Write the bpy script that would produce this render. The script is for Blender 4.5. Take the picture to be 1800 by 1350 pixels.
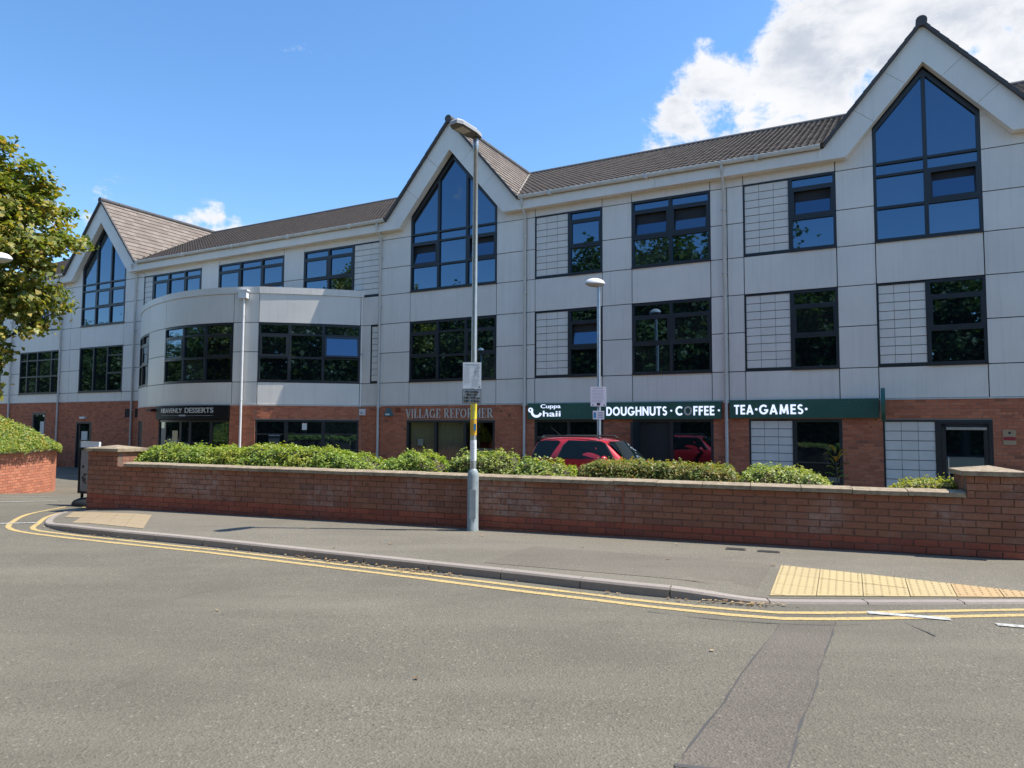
import bpy, bmesh, math, random
from math import radians, sin, cos, pi, tan, atan2, sqrt, hypot
from mathutils import Vector, Matrix
random.seed(7)
for o in list(bpy.data.objects): bpy.data.objects.remove(o)
SC = bpy.context.scene
COL = SC.collection

# ------------------------------------------------------------------ camera
cam = bpy.data.cameras.new('camera'); camo = bpy.data.objects.new('camera', cam); COL.objects.link(camo)
PITCH = math.atan((752.4-675)/1241.6)
cam.sensor_fit = 'HORIZONTAL'; cam.sensor_width = 36; cam.lens = 36*1241.6/1800
cam.clip_start = .05; cam.clip_end = 3000
camo.matrix_world = (Matrix.Translation((0, 0, 1.6)) @ Matrix.Rotation(pi/2+PITCH, 4, 'X') @ Matrix.Rotation(radians(.295), 4, 'Z'))
SC.camera = camo
SC.render.resolution_x = 1024; SC.render.resolution_y = 768
SC.view_settings.view_transform = 'Standard'; SC.view_settings.look = 'None'
SC.view_settings.exposure = 0.95; SC.view_settings.gamma = 1
SC.view_settings.use_curve_mapping = False

# ------------------------------------------------------------------ sky, clouds and sun
SUN_EL, SUN_AZ = 60.5, -3.5           # azimuth: degrees from +X towards +Y
W = bpy.data.worlds.new('World'); SC.world = W; W.use_nodes = True
def world():
    nt = W.node_tree; nt.nodes.clear(); N = nt.nodes.new; L = nt.links.new
    def math_(op, a, b=None, c=None, clamp=False):
        n = N('ShaderNodeMath'); n.operation = op; n.use_clamp = clamp
        for i, v in enumerate((a, b, c)):
            if v is None: continue
            if isinstance(v, (int, float)): n.inputs[i].default_value = v
            else: L(v, n.inputs[i])
        return n.outputs[0]
    def noise(vec, scale, detail, rough, dist=0):
        n = N('ShaderNodeTexNoise'); n.inputs['Scale'].default_value = scale; n.inputs['Detail'].default_value = detail
        n.inputs['Roughness'].default_value = rough; n.inputs['Distortion'].default_value = dist
        L(vec, n.inputs['Vector']); return n.outputs['Fac']
    def srange(v, a, b, c=0., d=1.):
        n = N('ShaderNodeMapRange'); n.interpolation_type = 'SMOOTHSTEP'
        L(v, n.inputs[0])
        for i, q in enumerate((a, b, c, d)): n.inputs[i+1].default_value = q
        return n.outputs[0]
    out = N('ShaderNodeOutputWorld'); bg = N('ShaderNodeBackground'); L(bg.outputs[0], out.inputs[0])
    sky = N('ShaderNodeTexSky'); sky.sky_type = 'NISHITA'; sky.sun_disc = False
    sky.sun_elevation = radians(SUN_EL); sky.sun_rotation = radians(90-SUN_AZ)
    sky.altitude = 50; sky.air_density = 1.0; sky.dust_density = .35; sky.ozone_density = 2.2
    tc = N('ShaderNodeTexCoord'); d = tc.outputs['Generated']
    nz = N('ShaderNodeVectorMath'); nz.operation = 'NORMALIZE'; L(d, nz.inputs[0]); d = nz.outputs[0]
    def mapv(loc=(0, 0, 0), sc=(1, 1, 1)):
        m = N('ShaderNodeMapping'); m.inputs['Location'].default_value = loc; m.inputs['Scale'].default_value = sc
        L(d, m.inputs[0]); return m.outputs[0]
    def ray(x, y):
        v = Vector(((x-900)/1241.6, (675-y)/1241.6, -1)); v = camo.matrix_world.to_3x3() @ v
        return v.normalized()
    bl = None
    for (x, y, r0, r1, amp) in ((1800, 40, 8, 20, .84), (1560, 90, 5, 13, .84), (1440, 170, 3, 9, .78), (1270, 225, 2.5, 8.5, .70), (1700, 330, 4, 16, .72), (345, 402, 1.2, 4.0, .62), (430, 406, .6, 3.0, .56), (190, 375, 1.0, 3.4, .56), (60, 380, 1, 5, .5)):
        dt = N('ShaderNodeVectorMath'); dt.operation = 'DOT_PRODUCT'; L(d, dt.inputs[0]); dt.inputs[1].default_value = ray(x, y)
        ang = math_('ARCCOSINE', math_('MINIMUM', dt.outputs['Value'], 1.0))
        b = math_('MULTIPLY', srange(ang, radians(r0), radians(r1), 1., 0.), amp)
        bl = b if bl is None else math_('MAXIMUM', bl, b)
    fine = noise(mapv((3.1, 1.7, .4), (1, 1, 1.5)), 8.5, 10, .64, .2)
    broad = noise(mapv((4.9, 7.7, 1.6), (1, 1, 1.8)), 2.1, 3, .5)
    # scattered fair weather cloud everywhere, plus the banks of the photograph
    field = math_('MULTIPLY', math_('SUBTRACT', broad, .66), 1.6)
    dens = math_('ADD', math_('ADD', math_('MULTIPLY', math_('SUBTRACT', fine, .5), 2.5), -.43), math_('MAXIMUM', bl, field))
    alpha = srange(dens, -.04, .26)
    shade = noise(mapv((1.3, 9.1, 2.2), (1, 1, 2.2)), 9, 6, .55)
    body = srange(dens, .05, .6)
    cc = N('ShaderNodeMixRGB'); L(math_('MULTIPLY', body, srange(shade, .35, .7)), cc.inputs[0])
    cc.inputs[1].default_value = (.515, .515, .52, 1); cc.inputs[2].default_value = (.31, .335, .38, 1)
    sk = N('ShaderNodeMixRGB'); sk.blend_type = 'MULTIPLY'; sk.inputs[0].default_value = 1
    hs = N('ShaderNodeHueSaturation'); hs.inputs['Saturation'].default_value = 1.2; L(sky.outputs[0], hs.inputs['Color'])
    L(hs.outputs[0], sk.inputs[1]); sk.inputs[2].default_value = (.13, .13, .13, 1)
    mx = N('ShaderNodeMixRGB'); L(math_('MULTIPLY', alpha, .96), mx.inputs[0]); L(sk.outputs[0], mx.inputs[1]); L(cc.outputs[0], mx.inputs[2])
    L(mx.outputs[0], bg.inputs[0]); bg.inputs[1].default_value = 1.0
world()
sun = bpy.data.lights.new('sun', 'SUN'); sun.energy = 3.7; sun.angle = radians(.53); sun.color = (1, .955, .88)
suno = bpy.data.objects.new('sun', sun); COL.objects.link(suno)
sd = Vector((cos(radians(SUN_AZ))*cos(radians(SUN_EL)), sin(radians(SUN_AZ))*cos(radians(SUN_EL)), sin(radians(SUN_EL))))
suno.rotation_euler = sd.to_track_quat('Z', 'Y').to_euler(); suno.location = sd*60

# ------------------------------------------------------------------ materials
MATS = {}
class NT:
    def __init__(s, name):
        s.m = bpy.data.materials.new(name); s.m.use_nodes = True; s.nt = s.m.node_tree
        s.b = s.nt.nodes['Principled BSDF']; s.N = s.nt.nodes.new; s.L = s.nt.links.new
        MATS[name] = s.m
    def put(s, sock, v):
        if isinstance(v, (int, float)): sock.default_value = v
        elif isinstance(v, tuple): sock.default_value = v if len(v) != 3 or sock.type == 'VECTOR' else (*v, 1)
        else: s.L(v, sock)
    def coord(s, kind='Object', scale=(1, 1, 1), loc=None):
        t = s.N('ShaderNodeTexCoord'); m = s.N('ShaderNodeMapping'); s.L(t.outputs[kind], m.inputs[0]); m.inputs['Scale'].default_value = scale
        if loc is not None: s.put(m.inputs['Location'], loc)
        return m.outputs[0]
    def world(s, scale=(1, 1, 1)):
        g = s.N('ShaderNodeNewGeometry'); m = s.N('ShaderNodeMapping'); s.L(g.outputs['Position'], m.inputs[0]); m.inputs['Scale'].default_value = scale
        return m.outputs[0]
    def noise(s, vec, scale, detail=4, rough=.55, dist=0):
        n = s.N('ShaderNodeTexNoise'); s.L(vec, n.inputs['Vector'])
        for k, v in (('Scale', scale), ('Detail', detail), ('Roughness', rough), ('Distortion', dist)): n.inputs[k].default_value = v
        return n.outputs['Fac']
    def voro(s, vec, scale, out='Color', feature='F1'):
        n = s.N('ShaderNodeTexVoronoi'); n.feature = feature; s.L(vec, n.inputs['Vector']); n.inputs['Scale'].default_value = scale
        return n.outputs[out]
    def rng(s, v, a, b, c=0., d=1.):
        n = s.N('ShaderNodeMapRange'); s.L(v, n.inputs[0])
        for i, q in enumerate((a, b, c, d)): n.inputs[i+1].default_value = q
        return n.outputs[0]
    def math(s, op, a, b=None):
        n = s.N('ShaderNodeMath'); n.operation = op; s.put(n.inputs[0], a)
        if b is not None: s.put(n.inputs[1], b)
        return n.outputs[0]
    def mix(s, f, a, b, mode='MIX'):
        n = s.N('ShaderNodeMixRGB'); n.blend_type = mode; s.put(n.inputs[0], f); s.put(n.inputs[1], a); s.put(n.inputs[2], b)
        return n.outputs[0]
    def ramp(s, f, stops):
        n = s.N('ShaderNodeValToRGB'); s.L(f, n.inputs[0]); e = n.color_ramp.elements
        while len(e) < len(stops): e.new(.5)
        for q, (p, c) in zip(e, stops): q.position = p; q.color = (*c, 1)
        return n.outputs[0]
    def island(s):
        g = s.N('ShaderNodeNewGeometry'); o = s.N('ShaderNodeObjectInfo')
        return s.math('FRACT', s.math('ADD', g.outputs['Random Per Island'], o.outputs['Random']))
    def objrand(s): return s.N('ShaderNodeObjectInfo').outputs['Random']
    def bump(s, h, strength=.3, dist=.01):
        n = s.N('ShaderNodeBump'); n.inputs['Strength'].default_value = strength; n.inputs['Distance'].default_value = dist; s.L(h, n.inputs['Height'])
        s.L(n.outputs[0], s.b.inputs['Normal'])
    def set(s, color=None, rough=None, metal=None, **kw):
        if color is not None: s.put(s.b.inputs['Base Color'], color)
        if rough is not None: s.put(s.b.inputs['Roughness'], rough)
        if metal is not None: s.b.inputs['Metallic'].default_value = metal
        for k, v in kw.items(): s.put(s.b.inputs[k.replace('_', ' ')], v)
        return s

def grimy(name, col, rough=.5, var=.08, metal=0., scale=1.2, streak=.0, **kw):
    """a painted surface with faint mottling, optional vertical rain streaks and per-piece variation"""
    m = NT(name); v = m.world(); n = m.noise(v, scale, 5, .6)
    k = m.rng(n, .3, .7, 1-var, 1+var*.5)
    k = m.math('MULTIPLY', k, m.rng(m.objrand(), 0, 1, 1-var*.5, 1+var*.4))
    if streak:
        st = m.noise(m.world((9, 9, .35)), 1.4, 4, .6)
        k = m.math('MULTIPLY', k, m.rng(st, .5, .78, 1., 1-streak))
    g = m.N('ShaderNodeCombineColor')
    for i in range(3): m.L(k, g.inputs[i])
    c = m.mix(1, tuple(col), g.outputs[0], 'MULTIPLY')
    m.set(c, m.rng(n, .3, .7, rough*.85, min(1, rough*1.15)), metal, **kw)
    return m

def materials():
    m = grimy('cladding', (.79, .735, .65), .42, .075, 0, .8, .11)
    m.bump(m.noise(m.world(), .9, 2, .5), .05, .03)
    grimy('cladding_back', (.02, .022, .024), .8)
    grimy('fascia_paint', (.80, .75, .665), .5, .06, 0, 1.5, .06)
    grimy('gutter_plastic', (.60, .58, .52), .45, .14, 0, 3, .22)
    grimy('downpipe_plastic', (.60, .585, .54), .4, .08, 0, 3, .1)
    grimy('downpipe_white', (.78, .78, .76), .4, .06, 0, 3, .08)
    m = grimy('infill_tile', (.74, .695, .615), .5, .06, 0, 4)
    grimy('frame', (.022, .026, .031), .38, .15, 0, 3)
    grimy('black_paint', (.008, .008, .009), .55, .1, Specular_IOR_Level=.2)
    grimy('black_rubber', (.014, .014, .015), .75, .2)
    grimy('white_paint', (.78, .78, .76), .5, .06, 0, 3)
    grimy('sign_white', (.82, .83, .84), .35, .02)
    grimy('sign_ink', (.03, .03, .032), .6, .02)
    grimy('sign_grey', (.42, .44, .45), .5, .05)
    grimy('gold_paint', (.50, .42, .24), .5, .05)
    grimy('yellow_wrap', (.85, .68, .03), .5, .1, 0, 9)
    grimy('orange_wrap', (.70, .38, .03), .5, .1, 0, 9)
    grimy('blue_sticker', (.06, .28, .48), .5, .05)
    grimy('teal_box', (.06, .16, .17), .45, .1)
    grimy('curtain', (.42, .36, .25), .9, .1)
    grimy('poster', (.70, .68, .62), .7, .05); grimy('poster_dark', (.30, .27, .24), .6, .2, 0, 12)
    grimy('brass', (.45, .36, .25), .45, .1, .6)
    grimy('red_plate', (.35, .03, .04), .4, .05)
    grimy('door_grey', (.30, .34, .36), .4, .05)
    m = grimy('column_paint', (.30, .34, .34), .42, .16, .0, 8, .15); m.bump(m.noise(m.world(), 60, 3), .15, .002)
    grimy('galvanised', (.48, .49, .48), .35, .12, .75, 14, .1)
    grimy('lamp_body', (.45, .44, .42), .45, .08, 0, 6)
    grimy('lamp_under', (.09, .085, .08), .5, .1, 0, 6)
    grimy('lamp_lens', (.42, .40, .34), .25, .05, 0, 6)
    # glass: dark coated panes that mirror what lies opposite
    m = NT('glass'); oi = m.objrand(); loc = m.N('ShaderNodeCombineXYZ'); m.L(m.math('MULTIPLY', oi, 40.), loc.inputs[0])
    v = m.coord('Object', (1, 1, 1), loc.outputs[0]); m.bump(m.noise(v, .7, 2, .5), .035, .05)
    q3 = m.math('POWER', oi, 4.0); m.set(m.mix(q3, (.004, .006, .008), (.030, .036, .030)), .015); m.b.inputs['IOR'].default_value = 2.6; m.b.inputs['Specular Tint'].default_value = (.42, .69, 1, 1)
    m = NT('glass_clear'); nt = m.nt; out = nt.nodes['Material Output']
    tr = m.N('ShaderNodeBsdfTransparent'); tr.inputs[0].default_value = (.62, .65, .62, 1); gl = m.N('ShaderNodeBsdfGlossy'); gl.inputs['Roughness'].default_value = .01
    fr = m.N('ShaderNodeFresnel'); fr.inputs[0].default_value = 1.4; mx = m.N('ShaderNodeMixShader')
    m.L(fr.outputs[0], mx.inputs[0]); m.L(tr.outputs[0], mx.inputs[1]); m.L(gl.outputs[0], mx.inputs[2]); m.L(mx.outputs[0], out.inputs[0])
    grimy('interior', (.035, .034, .032), .9)
    # brick: building, and the weathered boundary wall
    def brick(name, stops, efflo=0., spots=.0):
        m = NT(name); r = m.island(); v = m.world()
        c = m.ramp(r, stops)
        n = m.noise(v, 38, 4, .65); c = m.mix(m.rng(n, .3, .75, 0, .45), c, (.10, .045, .035))
        if spots: c = m.mix(m.rng(m.noise(v, 7.5, 3, .5), .64, .72, 0, spots), c, (.045, .025, .02))
        if efflo:
            e = m.math('MULTIPLY', m.rng(m.noise(v, 1.1, 3, .6), .5, .68), m.rng(m.noise(v, 11, 5, .7), .38, .66))
            c = m.mix(m.math('MULTIPLY', e, efflo), c, (.46, .42, .38))
        m.set(c, .88); m.bump(m.noise(v, 90, 4, .7), .5, .004); return m
    brick('brick_building', [(0, (0.491, 0.148, 0.069)), (.35, (0.623, 0.190, 0.088)), (.7, (0.699, 0.234, 0.109)), (.93, (0.547, 0.173, 0.081)), (1, (0.321, 0.112, 0.061))], 0, .75)
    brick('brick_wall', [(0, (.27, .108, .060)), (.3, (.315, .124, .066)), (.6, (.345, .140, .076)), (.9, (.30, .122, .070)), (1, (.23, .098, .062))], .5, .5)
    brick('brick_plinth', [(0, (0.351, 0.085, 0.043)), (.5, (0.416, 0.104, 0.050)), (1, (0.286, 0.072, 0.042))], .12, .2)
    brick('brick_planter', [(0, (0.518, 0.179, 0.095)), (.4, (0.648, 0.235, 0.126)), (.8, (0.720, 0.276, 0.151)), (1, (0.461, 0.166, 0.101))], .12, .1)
    m = NT('mortar'); v = m.world(); m.set(m.mix(m.noise(v, 20, 4), (.20, .16, .13), (.32, .27, .23)), .95)
    m = NT('mortar_dark'); v = m.world(); m.set(m.mix(m.noise(v, 20, 4), (.13, .085, .06), (.22, .15, .11)), .95)
    m = NT('coping'); v = m.world(); n = m.noise(v, 14, 6, .7); c = m.ramp(n, [(.3, (0.184, 0.134, 0.083)), (.55, (0.331, 0.260, 0.173)), (.8, (0.423, 0.344, 0.238))])
    c = m.mix(m.rng(m.noise(v, 3, 4), .52, .7, 0, .5), c, (0.120, 0.092, 0.050)); m.set(c, .9); m.bump(m.noise(v, 60, 5, .7), .5, .004)
    # roof tiles
    for nm, a, b, cc in (('tile_dark', (0.017, 0.011, 0.008), (0.036, 0.024, 0.017), (0.019, 0.014, 0.007)), ('tile_tan', (.17, .132, .105), (.24, .195, .16), (.15, .125, .09))):
        m = NT(nm); v = m.world(); c = m.mix(m.island(), a, b); c = m.mix(m.rng(m.noise(v, 4, 5, .65), .5, .72, 0, .6), c, cc)
        m.set(c, .85); m.bump(m.noise(v, 70, 3), .4, .004)
    m = NT('ridge_tile'); v = m.world(); m.set(m.mix(m.noise(v, 9, 4), (.05, .048, .05), (.10, .095, .09)), .8)
    m = NT('valley_mortar'); v = m.world(); m.set(m.mix(m.noise(v, 9, 4), (.30, .26, .21), (.42, .38, .31)), .9)
    # asphalt
    def asphalt(name, base, light, dark, stone=.6, tone=1.0):
        m = NT(name); v = m.world()
        st = m.voro(v, 70, 'Color'); sep = m.N('ShaderNodeSeparateColor'); m.L(st, sep.inputs[0])
        c = m.mix(m.rng(sep.outputs[0], .2, 1, 0, stone), base, light)
        c = m.mix(m.rng(sep.outputs[1], .75, 1, 0, .7), c, dark)
        c = m.mix(m.rng(sep.outputs[2], .96, 1, 0, .6), c, tuple(min(.6, q*1.9) for q in light))
        c = m.mix(m.rng(m.voro(v, 34, 'Distance'), .0, .35, .35, 0), c, dark)
        big = m.noise(v, .55, 5, .62); c = m.mix(m.rng(big, .35, .65, .0, .6), c, tuple(q*.70 for q in base)); c = m.mix(m.rng(m.noise(v, .17, 3, .5), .45, .62, 0, .3), c, tuple(q*.78 for q in base))
        trk = m.noise(m.world((.35, 1.3, 1)), .8, 4, .6); c = m.mix(m.rng(trk, .45, .7, 0, .35), c, tuple(q*1.12 for q in light))
        c = m.mix(m.rng(m.noise(v, 1.9, 6, .7, .6), .62, .72, 0, .35), c, dark)
        m.set(c, .92); h = m.math('ADD', m.voro(v, 70, 'Distance'), m.math('MULTIPLY', m.noise(v, 30, 5, .7), 1.2)); m.bump(h, .6, .011)
    asphalt('asphalt', (0.146, 0.129, 0.094), (0.204, 0.180, 0.133), (0.066, 0.058, 0.044))
    asphalt('asphalt_patch', (0.135, 0.112, 0.087), (0.189, 0.161, 0.125), (0.067, 0.058, 0.046))
    asphalt('asphalt_pavement', (0.179, 0.155, 0.113), (0.228, 0.200, 0.151), (0.089, 0.083, 0.069), .4)
    asphalt('asphalt_pavement_new', (0.163, 0.138, 0.103), (0.199, 0.170, 0.130), (0.087, 0.079, 0.066), .3)
    grimy('tar', (.075, .071, .065), .8, .2)
    def worn(name, col, under, lo, hi, sc=22):
        m = NT(name); v = m.world(); n = m.noise(v, sc, 6, .75); k = m.rng(n, lo, hi); c = m.mix(k, under, m.mix(m.noise(v, 2.5, 3), col, tuple(q*.8 for q in col)))
        m.set(c, .85); m.bump(m.noise(v, 90, 3), .5, .004)
    worn('yellow_line', (.56, .40, .15), (.19, .165, .125), .34, .50, 26)
    worn('white_line', (.54, .53, .48), (.19, .17, .145), .36, .54, 26)
    m = NT('kerb'); v = m.world(); c = m.mix(m.noise(v, 18, 6, .7), (.235, .195, .160), (.40, .345, .295)); c = m.mix(m.rng(m.objrand(), 0, 1, 0, .35), c, (.20, .17, .145))
    m.set(c, .9); m.bump(m.noise(v, 110, 3), .5, .004)
    for nm, a, b in (('slab_yellow', (0.412, 0.308, 0.138), (0.494, 0.387, 0.203)), ('slab_buff', (0.400, 0.262, 0.120), (0.490, 0.339, 0.166)), ('slab_worn', (.27, .20, .115), (.36, .275, .165))):
        m = NT(nm); v = m.world(); c = m.mix(m.noise(v, 16, 5, .7), a, b); c = m.mix(m.rng(m.objrand(), 0, 1, 0, .18), c, (.33, .26, .16)); m.set(c, .9); m.bump(m.noise(v, 120, 3), .4, .003)
    m = NT('soil'); v = m.world(); m.set(m.mix(m.noise(v, 25, 5), (.03, .022, .015), (.09, .065, .045)), .95)
    m = NT('drain_iron'); v = m.world(); m.set(m.mix(m.noise(v, 25, 5), (.06, .055, .05), (.12, .11, .10)), .7, .3)
    # green fascia sign with a faint darker lace pattern
    m = NT('sign_green'); v = m.coord('Object', (1, 1, 1)); w = m.N('ShaderNodeTexWave'); w.wave_type = 'RINGS'; w.inputs['Scale'].default_value = 6; w.inputs['Distortion'].default_value = 1.5; m.L(v, w.inputs[0])
    vo = m.voro(v, 16, 'Distance', 'DISTANCE_TO_EDGE'); lace = m.math('MULTIPLY', m.rng(vo, 0, .06, 1, 0), m.rng(m.noise(v, 1.1, 2), .48, .6))
    m.set(m.mix(lace, (.024, .105, .080), (.065, .18, .14)), .35)
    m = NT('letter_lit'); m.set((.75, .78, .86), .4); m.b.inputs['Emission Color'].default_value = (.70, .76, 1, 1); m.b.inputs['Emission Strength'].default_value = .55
    m = NT('letter_metal'); m.set((.62, .60, .55), .4, .2)
    # foliage
    def leafmat(name, stops, trans=.35, rough=.5):
        m = NT(name); r = m.island(); c = m.ramp(r, stops); big = m.noise(m.world(), 1.6, 3, .6)
        c = m.mix(m.rng(big, .42, .7, 0, .55), c, m.ramp(r, [(p, (min(1, q[0]*1.5), q[1]*1.05, q[2]*.7)) for p, q in stops]))
        m.set(c, rough); nt = m.nt; out = nt.nodes['Material Output']; tl = m.N('ShaderNodeBsdfTranslucent'); m.L(m.mix(1, c, (1.5, 1.5, .6), 'MULTIPLY'), tl.inputs[0])
        mx = m.N('ShaderNodeMixShader'); mx.inputs[0].default_value = trans; m.L(m.b.outputs[0], mx.inputs[1]); m.L(tl.outputs[0], mx.inputs[2]); m.L(mx.outputs[0], out.inputs[0])
    leafmat('leaf_hedge', [(0, (0.109, 0.187, 0.032)), (.4, (0.204, 0.308, 0.049)), (.8, (0.336, 0.439, 0.082)), (1, (0.456, 0.483, 0.108))])
    leafmat('leaf_hedge_brown', [(0, (0.091, 0.162, 0.030)), (.35, (0.181, 0.250, 0.053)), (.7, (0.257, 0.229, 0.061)), (1, (0.333, 0.250, 0.084))])
    leafmat('leaf_variegated', [(0, (0.106, 0.177, 0.032)), (.45, (0.194, 0.275, 0.054)), (.8, (0.353, 0.420, 0.118)), (1, (0.565, 0.582, 0.193))])
    leafmat('leaf_golden', [(0, (0.108, 0.168, 0.018)), (.45, (0.228, 0.288, 0.036)), (.8, (0.360, 0.384, 0.060)), (1, (0.456, 0.408, 0.084))])
    leafmat('leaf_conifer', [(0, (0.068, 0.135, 0.016)), (.45, (0.176, 0.270, 0.030)), (.8, (0.297, 0.351, 0.047)), (1, (0.405, 0.324, 0.081))])
    leafmat('leaf_tree', [(0, (0.067, 0.112, 0.023)), (.4, (0.144, 0.193, 0.035)), (.75, (0.260, 0.279, 0.054)), (1, (0.424, 0.328, 0.087))])
    leafmat('leaf_dark', [(0, (0.027, 0.061, 0.017)), (.5, (0.060, 0.111, 0.027)), (1, (0.111, 0.162, 0.043))])
    leafmat('leaf_exotic', [(0, (.10, .12, .02)), (.5, (.35, .28, .02)), (1, (.45, .17, .03))])
    m = NT('leaf_litter'); m.set(m.ramp(m.island(), [(0, (.16, .08, .03)), (.5, (.33, .20, .08)), (1, (.45, .33, .16))]), .8)
    m = NT('bark'); v = m.world((1, 1, .3)); m.set(m.mix(m.noise(v, 22, 5, .7), (.04, .032, .025), (.11, .09, .07)), .95); m.bump(m.noise(v, 22, 5), .8, .02)
    m = NT('core_shade_brown'); m.set((.06, .045, .03), .9)  # dark tone for the solid cores that stand for shade among leaves
    # car
    m = NT('car_paint'); m.set((.50, .018, .024), .28, 0., Coat_Weight=.9, Coat_Roughness=.06)
    m = NT('car_glass'); m.set((.006, .010, .009), .02, Specular_IOR_Level=.35); m.b.inputs['IOR'].default_value = 1.5
    m = NT('car_plastic'); m.set((.02, .02, .021), .6)
    m = NT('rim_metal'); m.set((.5, .5, .5), .3, .9)
    m = NT('lens_white'); m.set((.6, .62, .64), .1)
    m = NT('lens_red'); m.set((.35, .01, .01), .15)
materials()

# ------------------------------------------------------------------ helpers
MESHES = {}
def link(name, me, parent=None, loc=None, rotz=None):
    o = bpy.data.objects.new(name, me); COL.objects.link(o)
    if parent: o.parent = parent
    if loc is not None: o.location = loc
    if rotz is not None: o.rotation_euler = (0, 0, rotz)
    return o
def empty(name, loc=(0, 0, 0), rotz=0, parent=None):
    return link(name, None, parent, loc, rotz)
def tag(o, label, cat, group=None, kind=None):
    if label: o['label'] = label
    if cat: o['category'] = cat
    if group: o['group'] = group
    if kind: o['kind'] = kind
    return o
class MB:
    """collects faces; xf maps builder coordinates to object coordinates"""
    def __init__(s, xf=None): s.v = []; s.f = []; s.xf = xf or (lambda p: p); s.mi = []; s.cur = 0
    def add(s, vs, fs):
        b = len(s.v); s.v += [tuple(s.xf(p)) for p in vs]; s.f += [tuple(b+i for i in f) for f in fs]; s.mi += [s.cur]*len(fs); return s
    def box(s, x0, x1, y0, y1, z0, z1):
        x0, x1 = min(x0, x1), max(x0, x1); y0, y1 = min(y0, y1), max(y0, y1); z0, z1 = min(z0, z1), max(z0, z1)
        return s.add([(x0, y0, z0), (x1, y0, z0), (x1, y1, z0), (x0, y1, z0), (x0, y0, z1), (x1, y0, z1), (x1, y1, z1), (x0, y1, z1)],
                     [(0, 3, 2, 1), (4, 5, 6, 7), (0, 1, 5, 4), (1, 2, 6, 5), (2, 3, 7, 6), (3, 0, 4, 7)])
    def prism(s, poly, y0, y1):            # poly in (x,z), extruded along y
        n = len(poly); s.add([(x, y0, z) for x, z in poly]+[(x, y1, z) for x, z in poly],
                             [tuple(range(n)), tuple(range(2*n-1, n-1, -1))]+[(i, i+n, (i+1) % n+n, (i+1) % n) for i in range(n)]); return s
    def slab(s, poly, z0, z1):             # poly in (x,y), extruded along z
        n = len(poly); s.add([(x, y, z0) for x, y in poly]+[(x, y, z1) for x, y in poly],
                             [tuple(range(n-1, -1, -1)), tuple(range(n, 2*n))]+[(i, (i+1) % n, (i+1) % n+n, i+n) for i in range(n)]); return s
    def tube(s, pts, r, seg=10, cap=True):
        rs = r if isinstance(r, (list, tuple)) else [r]*len(pts)
        P = [Vector(p) for p in pts]; rings = []; vs = []
        up = None
        for i, p in enumerate(P):
            t = (P[min(i+1, len(P)-1)]-P[max(i-1, 0)]).normalized()
            if up is None: up = t.orthogonal().normalized()
            a = (up-t*up.dot(t)); a = a.normalized() if a.length > 1e-5 else t.orthogonal().normalized(); up = a; b = t.cross(a)
            vs += [tuple(p+(a*cos(2*pi*k/seg)+b*sin(2*pi*k/seg))*rs[i]) for k in range(seg)]
        fs = [(i*seg+k, i*seg+(k+1) % seg, (i+1)*seg+(k+1) % seg, (i+1)*seg+k) for i in range(len(P)-1) for k in range(seg)]
        if cap: fs += [tuple(range(seg-1, -1, -1)), tuple(range((len(P)-1)*seg, len(P)*seg))]
        return s.add(vs, fs)
    def lathe(s, prof, c=(0, 0), seg=20):  # prof [(r,z)]
        vs = [(c[0]+r*cos(2*pi*k/seg), c[1]+r*sin(2*pi*k/seg), z) for r, z in prof for k in range(seg)]
        n = len(prof); fs = [(i*seg+k, i*seg+(k+1) % seg, (i+1)*seg+(k+1) % seg, (i+1)*seg+k) for i in range(n-1) for k in range(seg)]
        fs += [tuple(range(seg-1, -1, -1)), tuple(range((n-1)*seg, n*seg))]; return s.add(vs, fs)
    def obj(s, name, mat, parent=None, smooth=False, loc=None, rotz=None, fix=True):
        me = bpy.data.meshes.new(name); me.from_pydata(s.v, [], s.f)
        for q in (mat if isinstance(mat, (list, tuple)) else [mat]): me.materials.append(MATS[q])
        if any(s.mi): me.polygons.foreach_set('material_index', s.mi)
        if fix:
            bm = bmesh.new(); bm.from_mesh(me); bmesh.ops.recalc_face_normals(bm, faces=bm.faces); bm.to_mesh(me); bm.free()
        if smooth:
            me.polygons.foreach_set('use_smooth', [True]*len(me.polygons))
            if smooth != 'all': me.set_sharp_from_angle(angle=radians(40))
        me.update(); return link(name, me, parent, loc, rotz)
TD = bpy.data
def text(name, body, height, mat, parent=None, extrude=.012, bold=0., width=None, align='LEFT', spacing=1.0):
    """built-in font text in the x-z plane, facing -y, baseline at z=0, as a mesh; fitted to cap height and width"""
    cu = bpy.data.curves.new(name, 'FONT'); cu.body = body; cu.size = 1; cu.extrude = extrude; cu.offset = bold; cu.align_x = 'LEFT'; cu.space_character = spacing; cu.resolution_u = 4
    t = bpy.data.objects.new(name, cu); COL.objects.link(t); bpy.context.view_layer.update()
    me = bpy.data.meshes.new_from_object(t.evaluated_get(bpy.context.evaluated_depsgraph_get())); me.name = name
    bpy.data.objects.remove(t); bpy.data.curves.remove(cu)
    xs = [v.co.x for v in me.vertices]; x0, x1 = min(xs), max(xs); k = height/.70
    kx = k if width is None else width/(x1-x0)
    dx = {'LEFT': 0, 'CENTER': (x1-x0)/2, 'RIGHT': x1-x0}[align]
    for v in me.vertices: v.co = ((v.co.x-x0-dx)*kx, -v.co.z, v.co.y*k)
    me.materials.clear(); me.materials.append(MATS[mat]); return link(name, me, parent)
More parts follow.
